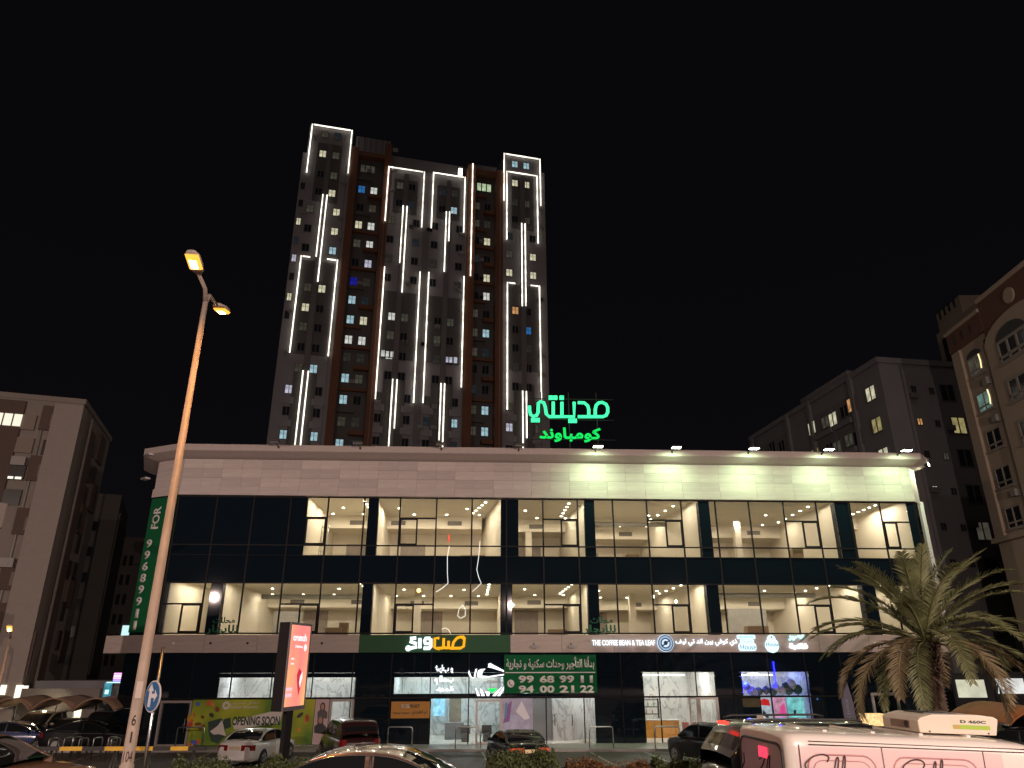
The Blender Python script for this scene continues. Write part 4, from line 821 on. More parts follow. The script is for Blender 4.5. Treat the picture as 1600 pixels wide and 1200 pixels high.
R3.box('stair_wall', .0,12, -6,8.6, 0,50.6, B_tan, .05); R3.box('stair_top', .05,12, 1.2,7.6, 50.6,53.4, B_tan, .05); R3.box('stair_opening', -.15,.0, 4.2,7.2, 44.6,49.2, M_dw); R3.box('stair_opening', -.15,.0, 2.6,5.8, 36,41.5, M_dw)
for k in range(4): R3.box('parapet_slot', -.12,.0, 2.4+1.3*k,2.7+1.3*k, 52.2,53.6, M_dw)

# ------------------------------------------------------------------ street lamps
M_pole = mat('galvanised_pole', (.34,.28,.23), .6, .15, var=.25, vscale=2.5, stretch=(1,1,.5), bump=.1)
SOD = (1.0,.42,.10)
E_sod = emis('sodium_lens', (1.0,.40,.05), 1.9); E_bulb = emis('sodium_bulb', (1.0,.55,.18), 60)
def lamp_head(par, p, d, on=True, e=900, name='lamp_head', look=(0,0,-1)):
    """cobra head: p = neck end, d = unit direction it points, lens underneath"""
    p = Vector(p); d = Vector(d).normalized(); up = Vector((0,0,1)); s = d.cross(up).normalized(); n = s.cross(d).normalized()
    prof = [(0,.05,.04),(.10,.11,.07),(.28,.14,.085),(.50,.135,.07),(.60,.08,.04)]; vs = []; K = 10
    for a, w_, h in prof:
        for k in range(K): t = 2*math.pi*k/K; vs.append(p+d*a+s*(w_*math.cos(t))+n*(h*max(-.25, math.sin(t))))
    fs = [(i*K+k, i*K+(k+1)%K, (i+1)*K+(k+1)%K, (i+1)*K+k) for i in range(4) for k in range(K)]+[tuple(range(K-1,-1,-1)), tuple(4*K+k for k in range(K))]
    h = MB().add(vs, fs, 0, True).build(name, mat('lamp_housing', (.35,.30,.26), .5), par)
    q = p+d*.17-n*.03
    MB().add([q-s*.12, q+s*.12, q+d*.38+s*.12, q+d*.38-s*.12]+[x-n*.045 for x in (q-s*.09+d*.03, q+s*.09+d*.03, q+d*.35+s*.09, q+d*.35-s*.09)], [(0,1,2,3),(4,7,6,5),(0,4,5,1),(1,5,6,2),(2,6,7,3),(3,7,4,0)]).build('lens', E_sod, h)
    q2 = p+d*.24-n*.078; MB().add([q2-s*.06, q2+s*.06, q2+d*.20+s*.06, q2+d*.20-s*.06]+[x-n*.012 for x in (q2-s*.05, q2+s*.05, q2+d*.20+s*.05, q2+d*.20-s*.05)], [(0,1,2,3),(4,7,6,5),(0,4,5,1),(1,5,6,2),(2,6,7,3),(3,7,4,0)]).build('bulb', E_bulb, h)
    c = p+d*.5-n*.22
    if on: lamp('SPOT', tuple(c), e, SOD, par, r=.18, cone=165, blend=.9, look=tuple(c-n))
def street_lamp(x, y, z0, zt, label, dirs, e, tilt=.25, col_=None):
    r = empty('street_lamp', (x, y, z0), 0, label, 'street lamp'); H = zt-z0
    MB().tube([(0,0,-.4),(0,0,.0),(0,0,1.4),(0,0,1.42),(0,0,H)], [.115,.115,.108,.092,.048], 14).build('pole', M_pole, r)
    for d in dirs:
        d = Vector(d); dn = d.normalized(); dd = (dn+Vector((0,0,tilt))).normalized()
        pts = [Vector((0,0,H-.15)), Vector((0,0,H))+dn*.15+Vector((0,0,.08)), Vector((0,0,H+.12))+d]
        MB().tube(pts, [.045,.04,.035], 8).build('arm', M_pole, r); lamp_head(r, pts[-1], dd, e=e)
    return r
A = at(322, 462, 12.5)
SL = street_lamp(-5.94, 12.5, ROADZ, A.z, 'tall double headed orange street lamp with number 104, in front of the shops', ((.08,-.62,.0),(-.06,.62,0)), 420)
for t, z, hw_ in (('6', 1.97, .03), ('1', 1.73, .012), ('104', 1.46, .062)):
    o = text('number', t, -hw_, hw_, z, z+.15, -.116, mat('stencil', (.03,.02,.02), .8), SL, bold=.0, depth=.012); o.rotation_euler.z = rad(22)
MB().box(-.045,.045,-.115,-.08,2.35,2.6).build('inspection_plate', mat('plate_pale', (.5,.42,.36), .6), SL).rotation_euler.z = rad(22)
# further lamps along the road, beside and behind the camera
for i, (x, y, zt, lb) in enumerate(((26,-6,11.5,'street lamp along the road to the right, outside the view'),(-30,-4,11.5,'street lamp along the road to the left, outside the view'),(6,-14,11.5,'street lamp across the road behind the viewer'))):
    r = street_lamp(x, y, ROADZ, zt, lb, ((0,.7,0),), 100); lamp('SPOT', (0, 1.1, zt-ROADZ), (24000, 22000, 27000)[i], (1.0,.75,.66), r, r=.08, cone=176, blend=1, look=(0,12,zt-ROADZ-4))
p_ = at(22, 985, 38)
r = street_lamp(p_.x-.1, 38.0, 0, p_.z-.25, 'single orange street lamp glowing low in front of the pale block at left', ((.12,-.3,.0),), 90, tilt=.75)

# ------------------------------------------------------------------ date palm
random.seed(11)
def palm(loc, H, label, nfr=46, R=3.9):
    r = empty('date_palm', loc, 0, label, 'palm')
    rings = []; rr = []
    for i in range(int(H/.11)+1): z = i*.11; rings += [(0,0,z),(0,0,z+.09)]; rr += [.30-.06*z/H+.035, .27-.06*z/H]
    MB().tube(rings, rr, 12).build('trunk', mat('palm_bark', (.13,.09,.06), .95, var=.35, vscale=7, bump=.8, bscale=18), r)
    st = MB()
    for k in range(60):
        a = k*2.4; z = H-.1-1.1*(k/60); st.tube([(.2*math.cos(a),.2*math.sin(a),z),(.42*math.cos(a),.42*math.sin(a),z+.28)], [.06,.03], 4)
    st.build('stub_collar', MC['palm_bark'], r)
    ML = mat('palm_leaf', (.155,.165,.07), .55, var=.35, vscale=2.0); ML2 = mat('palm_leaf_dry', (.21,.165,.085), .7, var=.3, vscale=2.0)
    for k in range(nfr):
        az = k*2.39996+random.uniform(-.2,.2); q = k/nfr                       # q 0 = youngest, upright; 1 = old, hanging
        el = rad(84-84*q**.9+random.uniform(-6,6)); Lr = R*random.uniform(.86,1.08)*(.8+.2*min(1,q*3)); bend = (.60+.62*q)*random.uniform(.8,1.25)
        p = Vector((0,0,H)); N = 22; pts = [p.copy()]; e = el
        tw = random.uniform(-.25,.25)
        for i in range(N):
            a = az+tw*i/N; p = p+Vector((math.cos(e)*math.cos(a), math.cos(e)*math.sin(a), math.sin(e)))*(Lr/N); pts.append(p.copy()); e -= bend/N*(1.0+.8*i/N)
        mb = MB(); mb.tube(pts, [.035*(1-i/(N+2))+.006 for i in range(N+1)], 5)
        for i in range(56):
            t = .16+.84*i/55.; f = t*N; j = min(N-1, int(f)); fr2 = f-j; b = pts[j].lerp(pts[j+1], fr2); d = (pts[j+1]-pts[j]).normalized()
            sd = d.cross(Vector((0,0,1))).normalized(); upn = sd.cross(d).normalized()
            ll = .62*(math.sin(math.pi*min(1,(t-.05)*.88+.12))**.6)*random.uniform(.85,1.1)
            for s in (-1, 1):
                dr = (d*random.uniform(.75,1.0)+sd*s*random.uniform(.75,.95)+upn*random.uniform(.1,.45)-Vector((0,0,.20*q))).normalized(); wv = dr.cross(upn).normalized()*.021
                m_ = b+dr*ll*.5; tp = b+dr*ll-Vector((0,0,.10*ll))
                mb.add([b-wv*.6, b+wv*.6, m_+wv, tp, m_-wv], [(0,1,2,3,4)])
        mb.build('frond', ML if q < .72 or random.random() < .3 else ML2, r, fix=False)
    return r
palm((14.0,26.0,.45), 4.35, 'date palm with wide arching fronds in front of the right end of the shops', 44, 4.2)

# ------------------------------------------------------------------ hedges
def hedge(x0, x1, y0, y1, h, c1, label, n=9000, lump=.25):
    rng = np.random.default_rng(int(abs(x0*37)+5)); L = x1-x0
    r = empty('hedge', ((x0+x1)/2, (y0+y1)/2, ROADZ-.02), 0, label, 'hedge')
    ph = rng.uniform(0, 6.28, 4)
    def top(x, y): return h*(.80+lump*.5*np.sin(x*2.3+ph[0])+lump*.45*np.sin(x*5.1+ph[1]+y*2)+lump*.3*np.sin(x*11+ph[2]+y*5))
    x = rng.uniform(-L/2, L/2, n); y = rng.uniform(-(y1-y0)/2, (y1-y0)/2, n); edge = np.clip((1-np.abs(x)/(L/2))*6, .25, 1)**.5
    t = top(x, y)*edge*(1-.35*(2*np.abs(y)/(y1-y0))**3); z = t*(1-rng.power(2.2, n)*0-np.abs(rng.normal(0,.13,n))); sp_ = rng.random(n) < .06; z = np.where(sp_, t+rng.uniform(0,.13,n), np.maximum(z, .03))
    c = np.stack([x,y,z],1); d = rng.normal(size=(n,3)); d[:,2] = np.abs(d[:,2])+.3; d /= np.linalg.norm(d,axis=1)[:,None]; s = np.cross(d, rng.normal(size=(n,3))); s /= np.linalg.norm(s,axis=1)[:,None]
    ln = rng.uniform(.035,.075,n)[:,None]; wd = ln*.38
    V = np.concatenate([c-d*ln*.5, c+s*wd, c+d*ln*.5, c-s*wd], 1).reshape(-1,3)
    me = bpy.data.meshes.new('foliage'); me.from_pydata(V.tolist(), [], np.arange(4*n).reshape(-1,4).tolist())
    for j, cc in enumerate((c1, tuple(k*.6 for k in c1), tuple(k*1.5 for k in c1))): me.materials.append(mat('leaf_%.2f_%.2f_%d' % (c1[0], c1[1], j), cc, .6))
    me.polygons.foreach_set('material_index', rng.integers(0,3,n).astype(np.int32)); me.update()
    o = bpy.data.objects.new('foliage', me); col.objects.link(o); o.parent = r
    st = MB()
    for k in range(int(L*7)):
        xx = rng.uniform(-L/2+.1, L/2-.1); yy = rng.uniform(-.25,.25); st.tube([(xx,yy,-.1),(xx+rng.uniform(-.1,.1),yy+rng.uniform(-.1,.1),h*.75)], [.014,.005], 4)
    st.build('stems', mat('twig', (.07,.05,.03), .9), r, fix=False)
GRN = (.055,.075,.022); RED = (.13,.065,.025)
for a, b, hh, c, lb, lump in ((-8.05,-4.55,.82,GRN,'green hedge at the foot of the lit totem, left of the near saloon',.25),(-.75,1.15,.98,GRN,'rounded green bush in front of the black saloon',.3),(1.1,3.3,.84,RED,'reddish clipped hedge right of the rounded green bush',.12),
                          (3.2,4.75,.93,GRN,'loose green bush between the reddish hedge and the parked black SUV',.35),(4.7,6.6,.80,(.08,.08,.025),'olive bush in front of the parked black SUV',.3)):
    hedge(a, b, 18.4, 19.6, hh, c, lb, int(4200*(b-a)), lump)
tag(MB().box(-60,60,18.1,20.1,ROADZ-.05,ROADZ+.06).build('planting_strip', mat('dark_soil', (.07,.05,.035), .95, var=.3, vscale=5, bump=.5)), kind='structure')

# ------------------------------------------------------------------ lit totem
a = at(455,980,20); b = at(484,993,21.15)
tv = Vector((b.x-a.x, b.y-a.y)); tyaw = math.atan2(tv.y, tv.x); tl = tv.length
tz0 = at(455,1104,20).z; tz1 = a.z+.05
tot = empty('advertising_totem', (a.x, a.y, ROADZ), tyaw, 'black roadside totem with glowing orange and pink advertising screen on a post', 'advertising totem')
hz0, hz1 = tz0-ROADZ-.02, tz1-ROADZ+.02
M_tot = mat('totem_black', (.007,.006,.007), .6, spec=.15)
MB().box(-.04,tl+.06,.02,.31,hz0-.10,hz1+.06).build('case', M_tot, tot, bevel=.015)
MB().box(tl*.3,tl*.62,.05,.16,-.3,hz0-.102).build('post', M_tot, tot, bevel=.01)
MB().box(-.04,tl+.06,-.02,.018,hz0-.10,hz0-.0).box(-.04,tl+.06,-.02,.018,hz1-.0,hz1+.06).box(tl+.02,tl+.06,-.02,.018,hz0,hz1).box(-.04,.0,-.02,.018,hz0,hz1).build('bezel', mat('bezel_grey', (.10,.09,.10), .4), tot)
sm = bpy.data.materials.new('screen_picture'); sm.use_nodes = True; n = sm.node_tree; n.nodes.clear()
e = n.nodes.new('ShaderNodeEmission'); o_ = n.nodes.new('ShaderNodeOutputMaterial'); t = n.nodes.new('ShaderNodeTexCoord'); mpn = n.nodes.new('ShaderNodeMapping'); mpn.inputs['Rotation'].default_value = (0, rad(18), 0); mpn.inputs['Scale'].default_value = (1,1,.42)
gr = n.nodes.new('ShaderNodeTexNoise'); gr.inputs['Scale'].default_value = 1.3; gr.inputs['Detail'].default_value = 1; r_ = n.nodes.new('ShaderNodeValToRGB'); el = r_.color_ramp.elements
el[0].position = .32; el[0].color = (.90,.24,.22,1); el[1].position = .72; el[1].color = (1,.47,.18,1); k_ = el.new(.52); k_.color = (.97,.33,.21,1)
n.links.new(t.outputs['Object'], mpn.inputs[0]); n.links.new(mpn.outputs[0], gr.inputs['Vector']); n.links.new(gr.outputs['Fac'], r_.inputs[0]); n.links.new(r_.outputs[0], e.inputs[0]); e.inputs[1].default_value = 1.15; n.links.new(e.outputs[0], o_.inputs[0])
MB().box(.0,tl+.02,.0,.012,hz0,hz1).build('screen', sm, tot)
HH = hz1-hz0; E_sw = emis('screen_white', (1,.92,.92), 1.1); E_sr = emis('screen_red', (.75,.04,.08), .9)
text('lettering', 'crunch', tl*.15, tl*.85, hz0+HH*.80, hz0+HH*.89, -.003, E_sw, tot, bold=.05, depth=.003)
text('lettering', 'Delicious', tl*.30, tl*.68, hz0+HH*.715, hz0+HH*.75, -.003, E_sw, tot, bold=.03, depth=.003)
MB().disc((tl*.82,-.004,hz0+HH*.72), .09, 'y', 16, .004).build('badge', E_sw, tot)
for zz in (.565,.505): text('lettering', 'Offer', tl*.15, tl*.32, hz0+HH*zz, hz0+HH*(zz+.025), -.003, E_sw, tot, bold=.03, depth=.003)
for zz in (.185,.115): MB().box(tl*.05,tl*.34,-.006,-.002,hz0+HH*zz,hz0+HH*(zz+.045)).build('caption_plate', emis('cap', (1,.55,.65), 1.1), tot)
MB().prism([(tl*.55,hz0+HH*.30),(tl*.68,hz0+HH*.12),(tl*.80,hz0+HH*.30),(tl*.74,hz0+HH*.42),(tl*.60,hz0+HH*.46),(tl*.52,hz0+HH*.38)], -.007, -.002).build('picture', E_sr, tot)
MB().prism([(tl*.66,hz0+HH*.28),(tl*.72,hz0+HH*.22),(tl*.80,hz0+HH*.34),(tl*.78,hz0+HH*.42),(tl*.68,hz0+HH*.36)], -.011, -.0075).build('picture', E_sw, tot)
lamp('AREA', (tl*.5,-.15,(hz0+hz1)/2), 10, (1,.4,.2), tot, size=(.9,1.8), look=(tl*.5,-2,(hz0+hz1)/2))

# ------------------------------------------------------------------ traffic sign, barriers, hoops, canopies
p = at(239,1088,16)
ts = empty('traffic_sign', (p.x, p.y, ROADZ), rad(-38), 'round blue traffic sign with white arrow on a thin post beside the lamp post', 'traffic sign'); hz = p.z-ROADZ
MB().tube([(0,.05,-.3),(0,.05,hz+.95)], .03, 10).build('post', M_steel, ts)
MB().disc((0,0,hz), .30, 'y', 32, .02).build('rim', mat('sign_white', (.6,.6,.6), .4), ts); MB().disc((0,-.014,hz), .275, 'y', 32, .008).build('face', mat('sign_blue', (.03,.13,.33), .35), ts)
MB().prism([(-.12,hz-.2),(-.03,hz-.2),(-.03,hz-.03),(.10,hz-.03),(.10,hz-.10),(.20,hz+.01),(.10,hz+.12),(.10,hz+.05),(-.03,hz+.05),(-.03,hz+.10),(.03,hz+.10),(-.075,hz+.23),(-.18,hz+.10),(-.12,hz+.10)][::-1], -.026, -.019).build('arrow', mat('arrow_white', (.7,.7,.7), .5), ts)
M_yel = mat('barrier_yellow', (.55,.33,.03), .5, var=.15); M_blk = mat('barrier_black', (.015,.015,.015), .5)
def barrier(x0, x1, y, label, first):
    r = empty('barrier', (x0, y, ROADZ), 0, label, 'barrier', 'striped barriers at the car park edge'); n = max(2, round((x1-x0)/.5)); s = (x1-x0)/n
    for k in range(n): bx('yellow_band' if (k+first) % 2 else 'black_band', k*s, (k+1)*s-.001, -.045, .045, .86, .95, M_yel if (k+first) % 2 else M_blk, r)
    for xx in ((.35, x1-x0-.3) if x1-x0 > 1.5 else ((x1-x0)*.75,)):
        MB().tube([(xx,0,.86),(xx-.12,-.1,-.1)], .035, 6).tube([(xx,0,.86),(xx+.12,-.1,-.1)], .035, 6).tube([(xx,0,.86),(xx,.25,-.1)], .035, 6).build('leg', M_blk, r)
barrier(-11.78,-9.55, 20, 'black and yellow striped barrier left of the lamp post', 0)
barrier(-9.35,-7.6, 20, 'black and yellow striped barrier right of the lamp post', 1)
barrier(-16.9,-12.6, 21.0, 'black and yellow striped barrier partly hidden behind the near car at left', 0)
def hoop(loc, w_, h, yaw, label, grp='steel hoop railings in front of the shops'):
    r = empty('railing_hoop', loc, yaw, label, 'railing', grp); c = .1
    pts = [(-w_/2,0,-.05),(-w_/2,0,h-c),(-w_/2+.03,0,h-.03),(-w_/2+c,0,h),(w_/2-c,0,h),(w_/2-.03,0,h-.03),(w_/2,0,h-c),(w_/2,0,-.05)]
    MB().tube(pts, .035, 8).build('rail', M_steel, r); MB().disc((-w_/2,0,.005), .09, 'z', 12, .012).disc((w_/2,0,.005), .09, 'z', 12, .012).build('foot_plate', M_steel, r)
HY = 41.7
for (u0, u1), lb in zip(((276,318),(606,644),(712,751),(1140-219,958),(1023,1062),(1100,1140)),('steel hoop before the aluminium door at the left end','steel hoop between the maroon SUV and the cafe','steel hoop before the cafe, left of the black saloon','steel hoop right of the lobby doors','steel hoop before the coffee shop','steel hoop behind the parked black SUV')):
    a, b = at(u0,1150,HY), at(u1,1150,HY); hoop(((a.x+b.x)/2, HY+(a.x)*.0, .11), b.x-a.x, 1.02, 0, lb)
for i, u in enumerate((84,102,110,131,148,166,181)):
    a = at(u,1158,31); hoop((a.x*38/31., 38+.3*(i % 3), 0), .45, .95, rad(60), 'small bright steel hoop at the car park edge, %s from the left' % ['first','second','third','fourth','fifth','sixth','seventh'][i], 'small hoops left of the lamp post')
M_can = mat('canopy_fabric', (.27,.175,.11), .8, var=.06)
def canopy(x0, x1, y, n, z, label, m, dep=4.5):
    r = empty('parking_canopy', (x0, y, 0), 0, label, 'canopy'); s = (x1-x0)/n
    for k in range(n):
        mb = MB(); G = 10
        for iy in range(5):
            for ix in range(G+1):
                t = ix/G; q = iy/4; mb.v.append((k*s+t*s, q*dep, z-.55+.62*math.sin(math.pi*t)**.8*(1-.25*q)+.25*q))
        for iy in range(4):
            for ix in range(G): a = iy*(G+1)+ix; mb.f.append((a,a+1,a+G+2,a+G+1)); mb.m.append(0); mb.sm.append(True)
        o = mb.build('awning', m, r); sd = o.modifiers.new('s', 'SOLIDIFY'); sd.thickness = .03
        MB().tube([(k*s+(math.sin(math.pi*j/10)*0+j/10.)*s, -.02, z-.55+.62*math.sin(math.pi*j/10)**.8) for j in range(11)], .04, 5).build('edge_tube', m, r)
    for k in range(n+1): MB().tube([(k*s,dep*.9,0),(k*s,dep*.9,z-.35),(k*s,0,z-.55)], .05, 6).build('post', M_steel, r)
canopy(-30.5,-21.4, 42.6, 4, 2.42, 'scalloped tan parking canopy over the cars at the far left', M_can, 2.6)
canopy(19.6,29, 31.5, 3, 2.45, 'orange brown parking canopy behind the palm at the right edge', mat('canopy_rust', (.33,.12,.035), .8, var=.08), 4)
# lit shop fronts seen under the left canopy
ls = empty('far_shop_front', (-31,45.4,0), rad(0), 'row of small lit shop fronts under the tan canopy at the far left', 'shop front')
MB().box(0,9.4,.35,.6,0,2.9).build('wall', B_dim, ls)
for x, w_, z0, z1, c in ((.4,.25,1.2,1.9,(1,.85,.6)),(1.6,.2,1.3,1.8,(1,.8,.5)),(3.2,.35,1.0,1.7,(.9,.9,.6)),(4.9,.25,1.2,1.75,(1,.9,.7)),(5.6,.5,.9,1.8,(.95,.85,.6)),(6.9,.35,1.2,1.6,(1,.95,.8)),(7.9,.9,1.5,1.75,(.4,.85,.9))):
    MB().box(x,x+w_,.28,.345,z0,z1).build('lit_window', emis('shopwin_%.1f' % c[1], c, 1.8), ls)
lamp('POINT', (4.5,-.6,2.0), 40, (1,.85,.6), ls, r=.1)
wl = empty('low_wall_building', (-31,46.2,0), 0, 'low grey annex wall beneath the dim apartment block at left', 'building'); MB().box(2.5,9.6,.5,3,0,3.3).build('wall', B_grey, wl)
ns = empty('neon_sign', (0,45.2,0), 0, 'pink and violet glowing shop sign just left of the lamp post', 'sign'); a, b = at(175,1066,45.2), at(204,1051,45.2)
MB().box(a.x,b.x,0,.1,a.z,b.z).build('case', M_frame, ns)
for i, c in enumerate(((.9,.35,.8),(1,.55,.75),(.95,.4,.75),(.35,.25,.9))):
    z = b.z-(i+1)*(b.z-a.z)/4.3; MB().box(a.x+.06,b.x-.06,-.05,-.002,z+.01,z+.11).build('tube', emis('neon%d' % i, c, 2), ns)
a, b = at(160,1089,45.2), at(175,1066,45.2); cs_ = empty('cyan_sign', (0,45.2,0), 0, 'small cyan lit sign panel below the pink sign', 'sign'); MB().box(a.x,b.x,0,.1,a.z,b.z).build('panel', emis('cyan_dim', (.10,.42,.55), .8, .5, 4), cs_)
MB().box(a.x+.1,a.x+.3,-.03,-.002,a.z+.15,a.z+.38).box(a.x+.1,b.x+3.2,-.03,-.002,b.z-.04,b.z+.02).build('tube', emis('cyan', (.5,.9,1), 1.6), cs_)
# right side: feather flag, planter lamp, lit box behind palm, frames
a = at(1332,1150,40); ff = empty('feather_flag', (a.x,40,.1), 0, 'pale curved feather flag standing on dark paving behind the palm fronds', 'flag')
MB().prism([(-.25,.3),(.35,.3),(.30,2.2),(.12,3.3),(-.05,3.55),(-.2,3.3),(-.28,2.2)], -.012, .012).build('flag', mat('flag_cloth', (.20,.20,.26), .8), ff); MB().tube([(-.3,0,0),(-.3,0,2.4),(-.22,0,3.4)], .02, 6).build('pole', M_frame, ff)
text('lettering', 'fresh juice', -.12, .08, .8, 2.4, -.014, mat('flag_ink', (.4,.4,.5), .7), ff, depth=.003, rot=rad(90))
a, b = at(1349,1130,37), at(1379,1115,37); pl = empty('lit_planter', ((a.x+b.x)/2,37,0), 0, 'glowing warm box lantern on the pavement behind the palm', 'lantern'); hw = (b.x-a.x)/2
MB().slab([(-hw,-.3),(hw,-.3),(hw,.3),(-hw,.3)], a.z-.1, b.z).build('shade', emis('lantern', (1,.62,.28), 1.5, .35, 9), pl); MB().box(-hw-.03,hw+.03,-.33,.33,0,a.z-.102).build('stand', M_frame, pl)
lamp('POINT', (0,-.6,b.z-.2), 12, (1,.6,.3), pl, r=.15)
dfm = MB(); a, b = at(1387,1135,43), at(1424,1088,43)
rr_ = empty('door_frame', (0,43.2,0), MY, 'pale aluminium door frame in the dark glass behind the palm trunk', 'door frame'); dfm.box(a.x,a.x+.14,0,.1,.1,b.z).box(b.x-.14,b.x,0,.1,.1,b.z).box(a.x,b.x,0,.1,b.z,b.z+.14).build('frame', M_alu, rr_)
for i, (u0, u1, v0, v1, c, lb) in enumerate(((1500,1537,1062,1090,(.80,.78,.58),'pale green lit shop window seen through the palm fronds'),(1562,1598,1060,1084,(.95,.95,.92),'bright white lit shop window at the right edge under the beige block'))):
    a, b = at(u0,v1,37.9+i), at(u1,v0,37.9+i); r = empty('lit_shop_window', (0,37.9+i,0), 0, lb, 'shop window'); MB().box(a.x,b.x,0,.1,a.z,b.z).build('glass', emis('shopglass%d' % i, c, .9, .25, 1.5), r); MB().box(a.x-.12,b.x+.12,.1,.22,0.0,b.z+.3).build('frame', M_frame, r)

# ------------------------------------------------------------------ vehicles
M_cg = mat('car_glass', (.010,.012,.013), .03, spec=.45); M_tyre = mat('tyre', (.02,.02,.02), .85); M_rim = mat('rim', (.38,.38,.38), .3, .9); M_chr = mat('chrome', (.75,.75,.75), .12, 1.0)
M_red = mat('tail_red', (.13,.006,.006), .12, coat=1, emit=(.6,.0,.0), estr=.03); M_trim = mat('black_trim', (.02,.02,.02), .5); M_hl = mat('headlight', (.5,.5,.5), .1, coat=1); M_plate = mat('plate', (.55,.45,.30), .5)
def paint(n, c, met=0.0, r=.28): return mat(n, c, r, met, coat=.7 if r == .5 else 1.0, spec=.2 if r == .5 else None)
def lerpt(T, y):
    if y <= T[0][0]: return T[0][1]
    for (a, va), (b, vb) in zip(T, T[1:]):
        if y <= b: t = (y-a)/(b-a); return va+(vb-va)*t
    return T[-1][1]
def sm_(T, y, s=.09): return (lerpt(T, y-s)+2*lerpt(T, y)+lerpt(T, y+s)+lerpt(T, y-s/2)+lerpt(T, y+s/2))/6
def car(name, label, loc, yaw, P, p, cat='car', group=None, detail=1, brake=False, rails=False, plate=True, dark_roof=None):
    """P: L W belt roof, deck [(y,z)..] top line of the body, gl (yA,yB,yC,yD), wheelbase, wr"""
    r = empty(name, loc, yaw, label, cat, group); L, W_ = P['L'], P['W']; h2 = L/2; hw = W_/2; zb = P.get('zb', .22)
    wid = [(-h2,.76),(-h2+.06,.86),(-h2+.25,.94),(-h2+.8,.99),(0,1),(h2-1.1,.985),(h2-.5,.93),(h2-.2,.83),(h2,.62)]
    low = [(-h2,zb+.12),(-h2+.15,zb+.02),(0,zb),(h2-.15,zb+.02),(h2,zb+.12)]
    ys = [-h2,-h2+.03,-h2+.08,-h2+.16]+[-h2+.3+(L-.6)*i/26 for i in range(27)]+[h2-.16,h2-.08,h2-.03,h2]
    prof = [(0,0),(.80,0),(.93,.03),(.985,.18),(1.0,.40),(.995,.62),(.975,.80),(.93,.93),(.85,.985),(.5,1.0),(0,1.0)]
    vs = []; n = len(prof)
    for y in ys:
        w_ = hw*lerpt(wid, y); b = lerpt(low, y); t = sm_(P['deck'], y, .07); end = min(1, (h2-abs(y))/.16)
        for k, (fx, fz) in enumerate(prof): vs.append((w_*fx, y, b+(t-b)*fz*(1-.0*end)+(.02 if k >= 9 else 0)*end))
    m_ = len(ys); fs = []
    full = [v for v in vs]+[(-x, y, z) for x, y, z in vs]; off = len(vs)
    for i in range(m_-1):
        for k in range(n-1): a = i*n+k; fs.append((a,a+1,a+n+1,a+n)); fs.append((off+a,off+a+n,off+a+n+1,off+a+1))
    for i in (0, m_-1): fs.append(tuple(i*n+k for k in range(n))+tuple(off+i*n+k for k in range(n-2,0,-1)))
    mb = MB().add(full, fs, 0, True); body = mb.build('body', p, r)
    yA, yB, yC, yD = P['gl']; roof = P['roof']; tum = P.get('tum', .30)
    hp = [(yA, 0.02), (yA+(yB-yA)*.55, .62), (yB, .93), (yB+.35, .985), ((yB+yC)/2, 1.0), (yC-.25, .975), (yC, .90), (yC+(yD-yC)*.5, .50), (yD, 0.02)]
    def hs(y): return sum(lerpt(hp, y+.05*q) for q in range(-5, 6))/11
    N = 44; ys2 = sorted(set([round(yA+(yD-yA)*i/N, 4) for i in range(N+1)])); R = 11; G = []
    for y in ys2:
        bz = sm_(P['deck'], y, .07)-.035 if P.get('flatbelt') is None else P['flatbelt']
        top = max(bz+.03, P['belt']+(roof-P['belt'])*hs(y)); hh = top-bz; wb = hw*lerpt(wid, y)*.955; wt = wb-tum*max(.0, hh-.12)*.95
        q = []
        for j in range(R):
            if j <= 4: f = (0,.10,.40,.70,.88)[j]; q.append((wb+(wt-wb)*f**1.25, y, bz+hh*f))
            elif j == 5: q.append((wt-.03, y, bz+hh*.955))
            else: f = (1-(j-6)/4.); q.append(((wt-.10)*f, y, top-.012*f+.018*(1-f*f)))
        G.append(q)
    pil = P.get('pil', []); sets = {}
    def put(nm, mm, i, j, s):
        mb = sets.setdefault((nm, s if nm == 'side_window' else 0), (MB(), mm))[0]
        q = [G[i][j], G[i+1][j], G[i+1][j+1], G[i][j+1]]; mb.add([(s*x, y, z) for x, y, z in q], [(0,1,2,3)], 0, True)
    gA = yA+(yB-yA)*P.get('qa', .35); gD = yC+(yD-yC)*.80
    for i in range(len(ys2)-1):
        y = (ys2[i]+ys2[i+1])/2
        for j in range(R-1):
            for s in (-1, 1):
                if 1 <= j <= 3: nm = 'side_window' if gA < y < gD and not any(a < y < b for a, b in pil) else 'pillar'
                elif j >= 6: nm = 'rear_window' if yA+.05 < y < yB-.04 else 'windscreen' if yC+.05 < y < yD-.03 else 'roof'
                elif j == 5: nm = 'roof'
                else: nm = 'pillar'
                put(nm, {'side_window': M_cg, 'rear_window': M_cg, 'windscreen': M_cg, 'roof': dark_roof or p, 'pillar': p}[nm], i, j, s)
    import bmesh
    for (nm, s), (mb, mm) in sets.items():
        o = mb.build(nm, mm, r, fix=False); bm = bmesh.new(); bm.from_mesh(o.data); bmesh.ops.remove_doubles(bm, verts=bm.verts, dist=.0008); bmesh.ops.recalc_face_normals(bm, faces=bm.faces); bm.to_mesh(o.data); bm.free()
    for a, b in pil:
        for s in (-1, 1):
            i = min(range(len(ys2)), key=lambda q: abs(ys2[q]-(a+b)/2)); MB().tube([(s*(G[i][j][0]+.002), (a+b)/2, G[i][j][2]) for j in range(1,5)], .022, 4).build('door_post', M_trim, r)
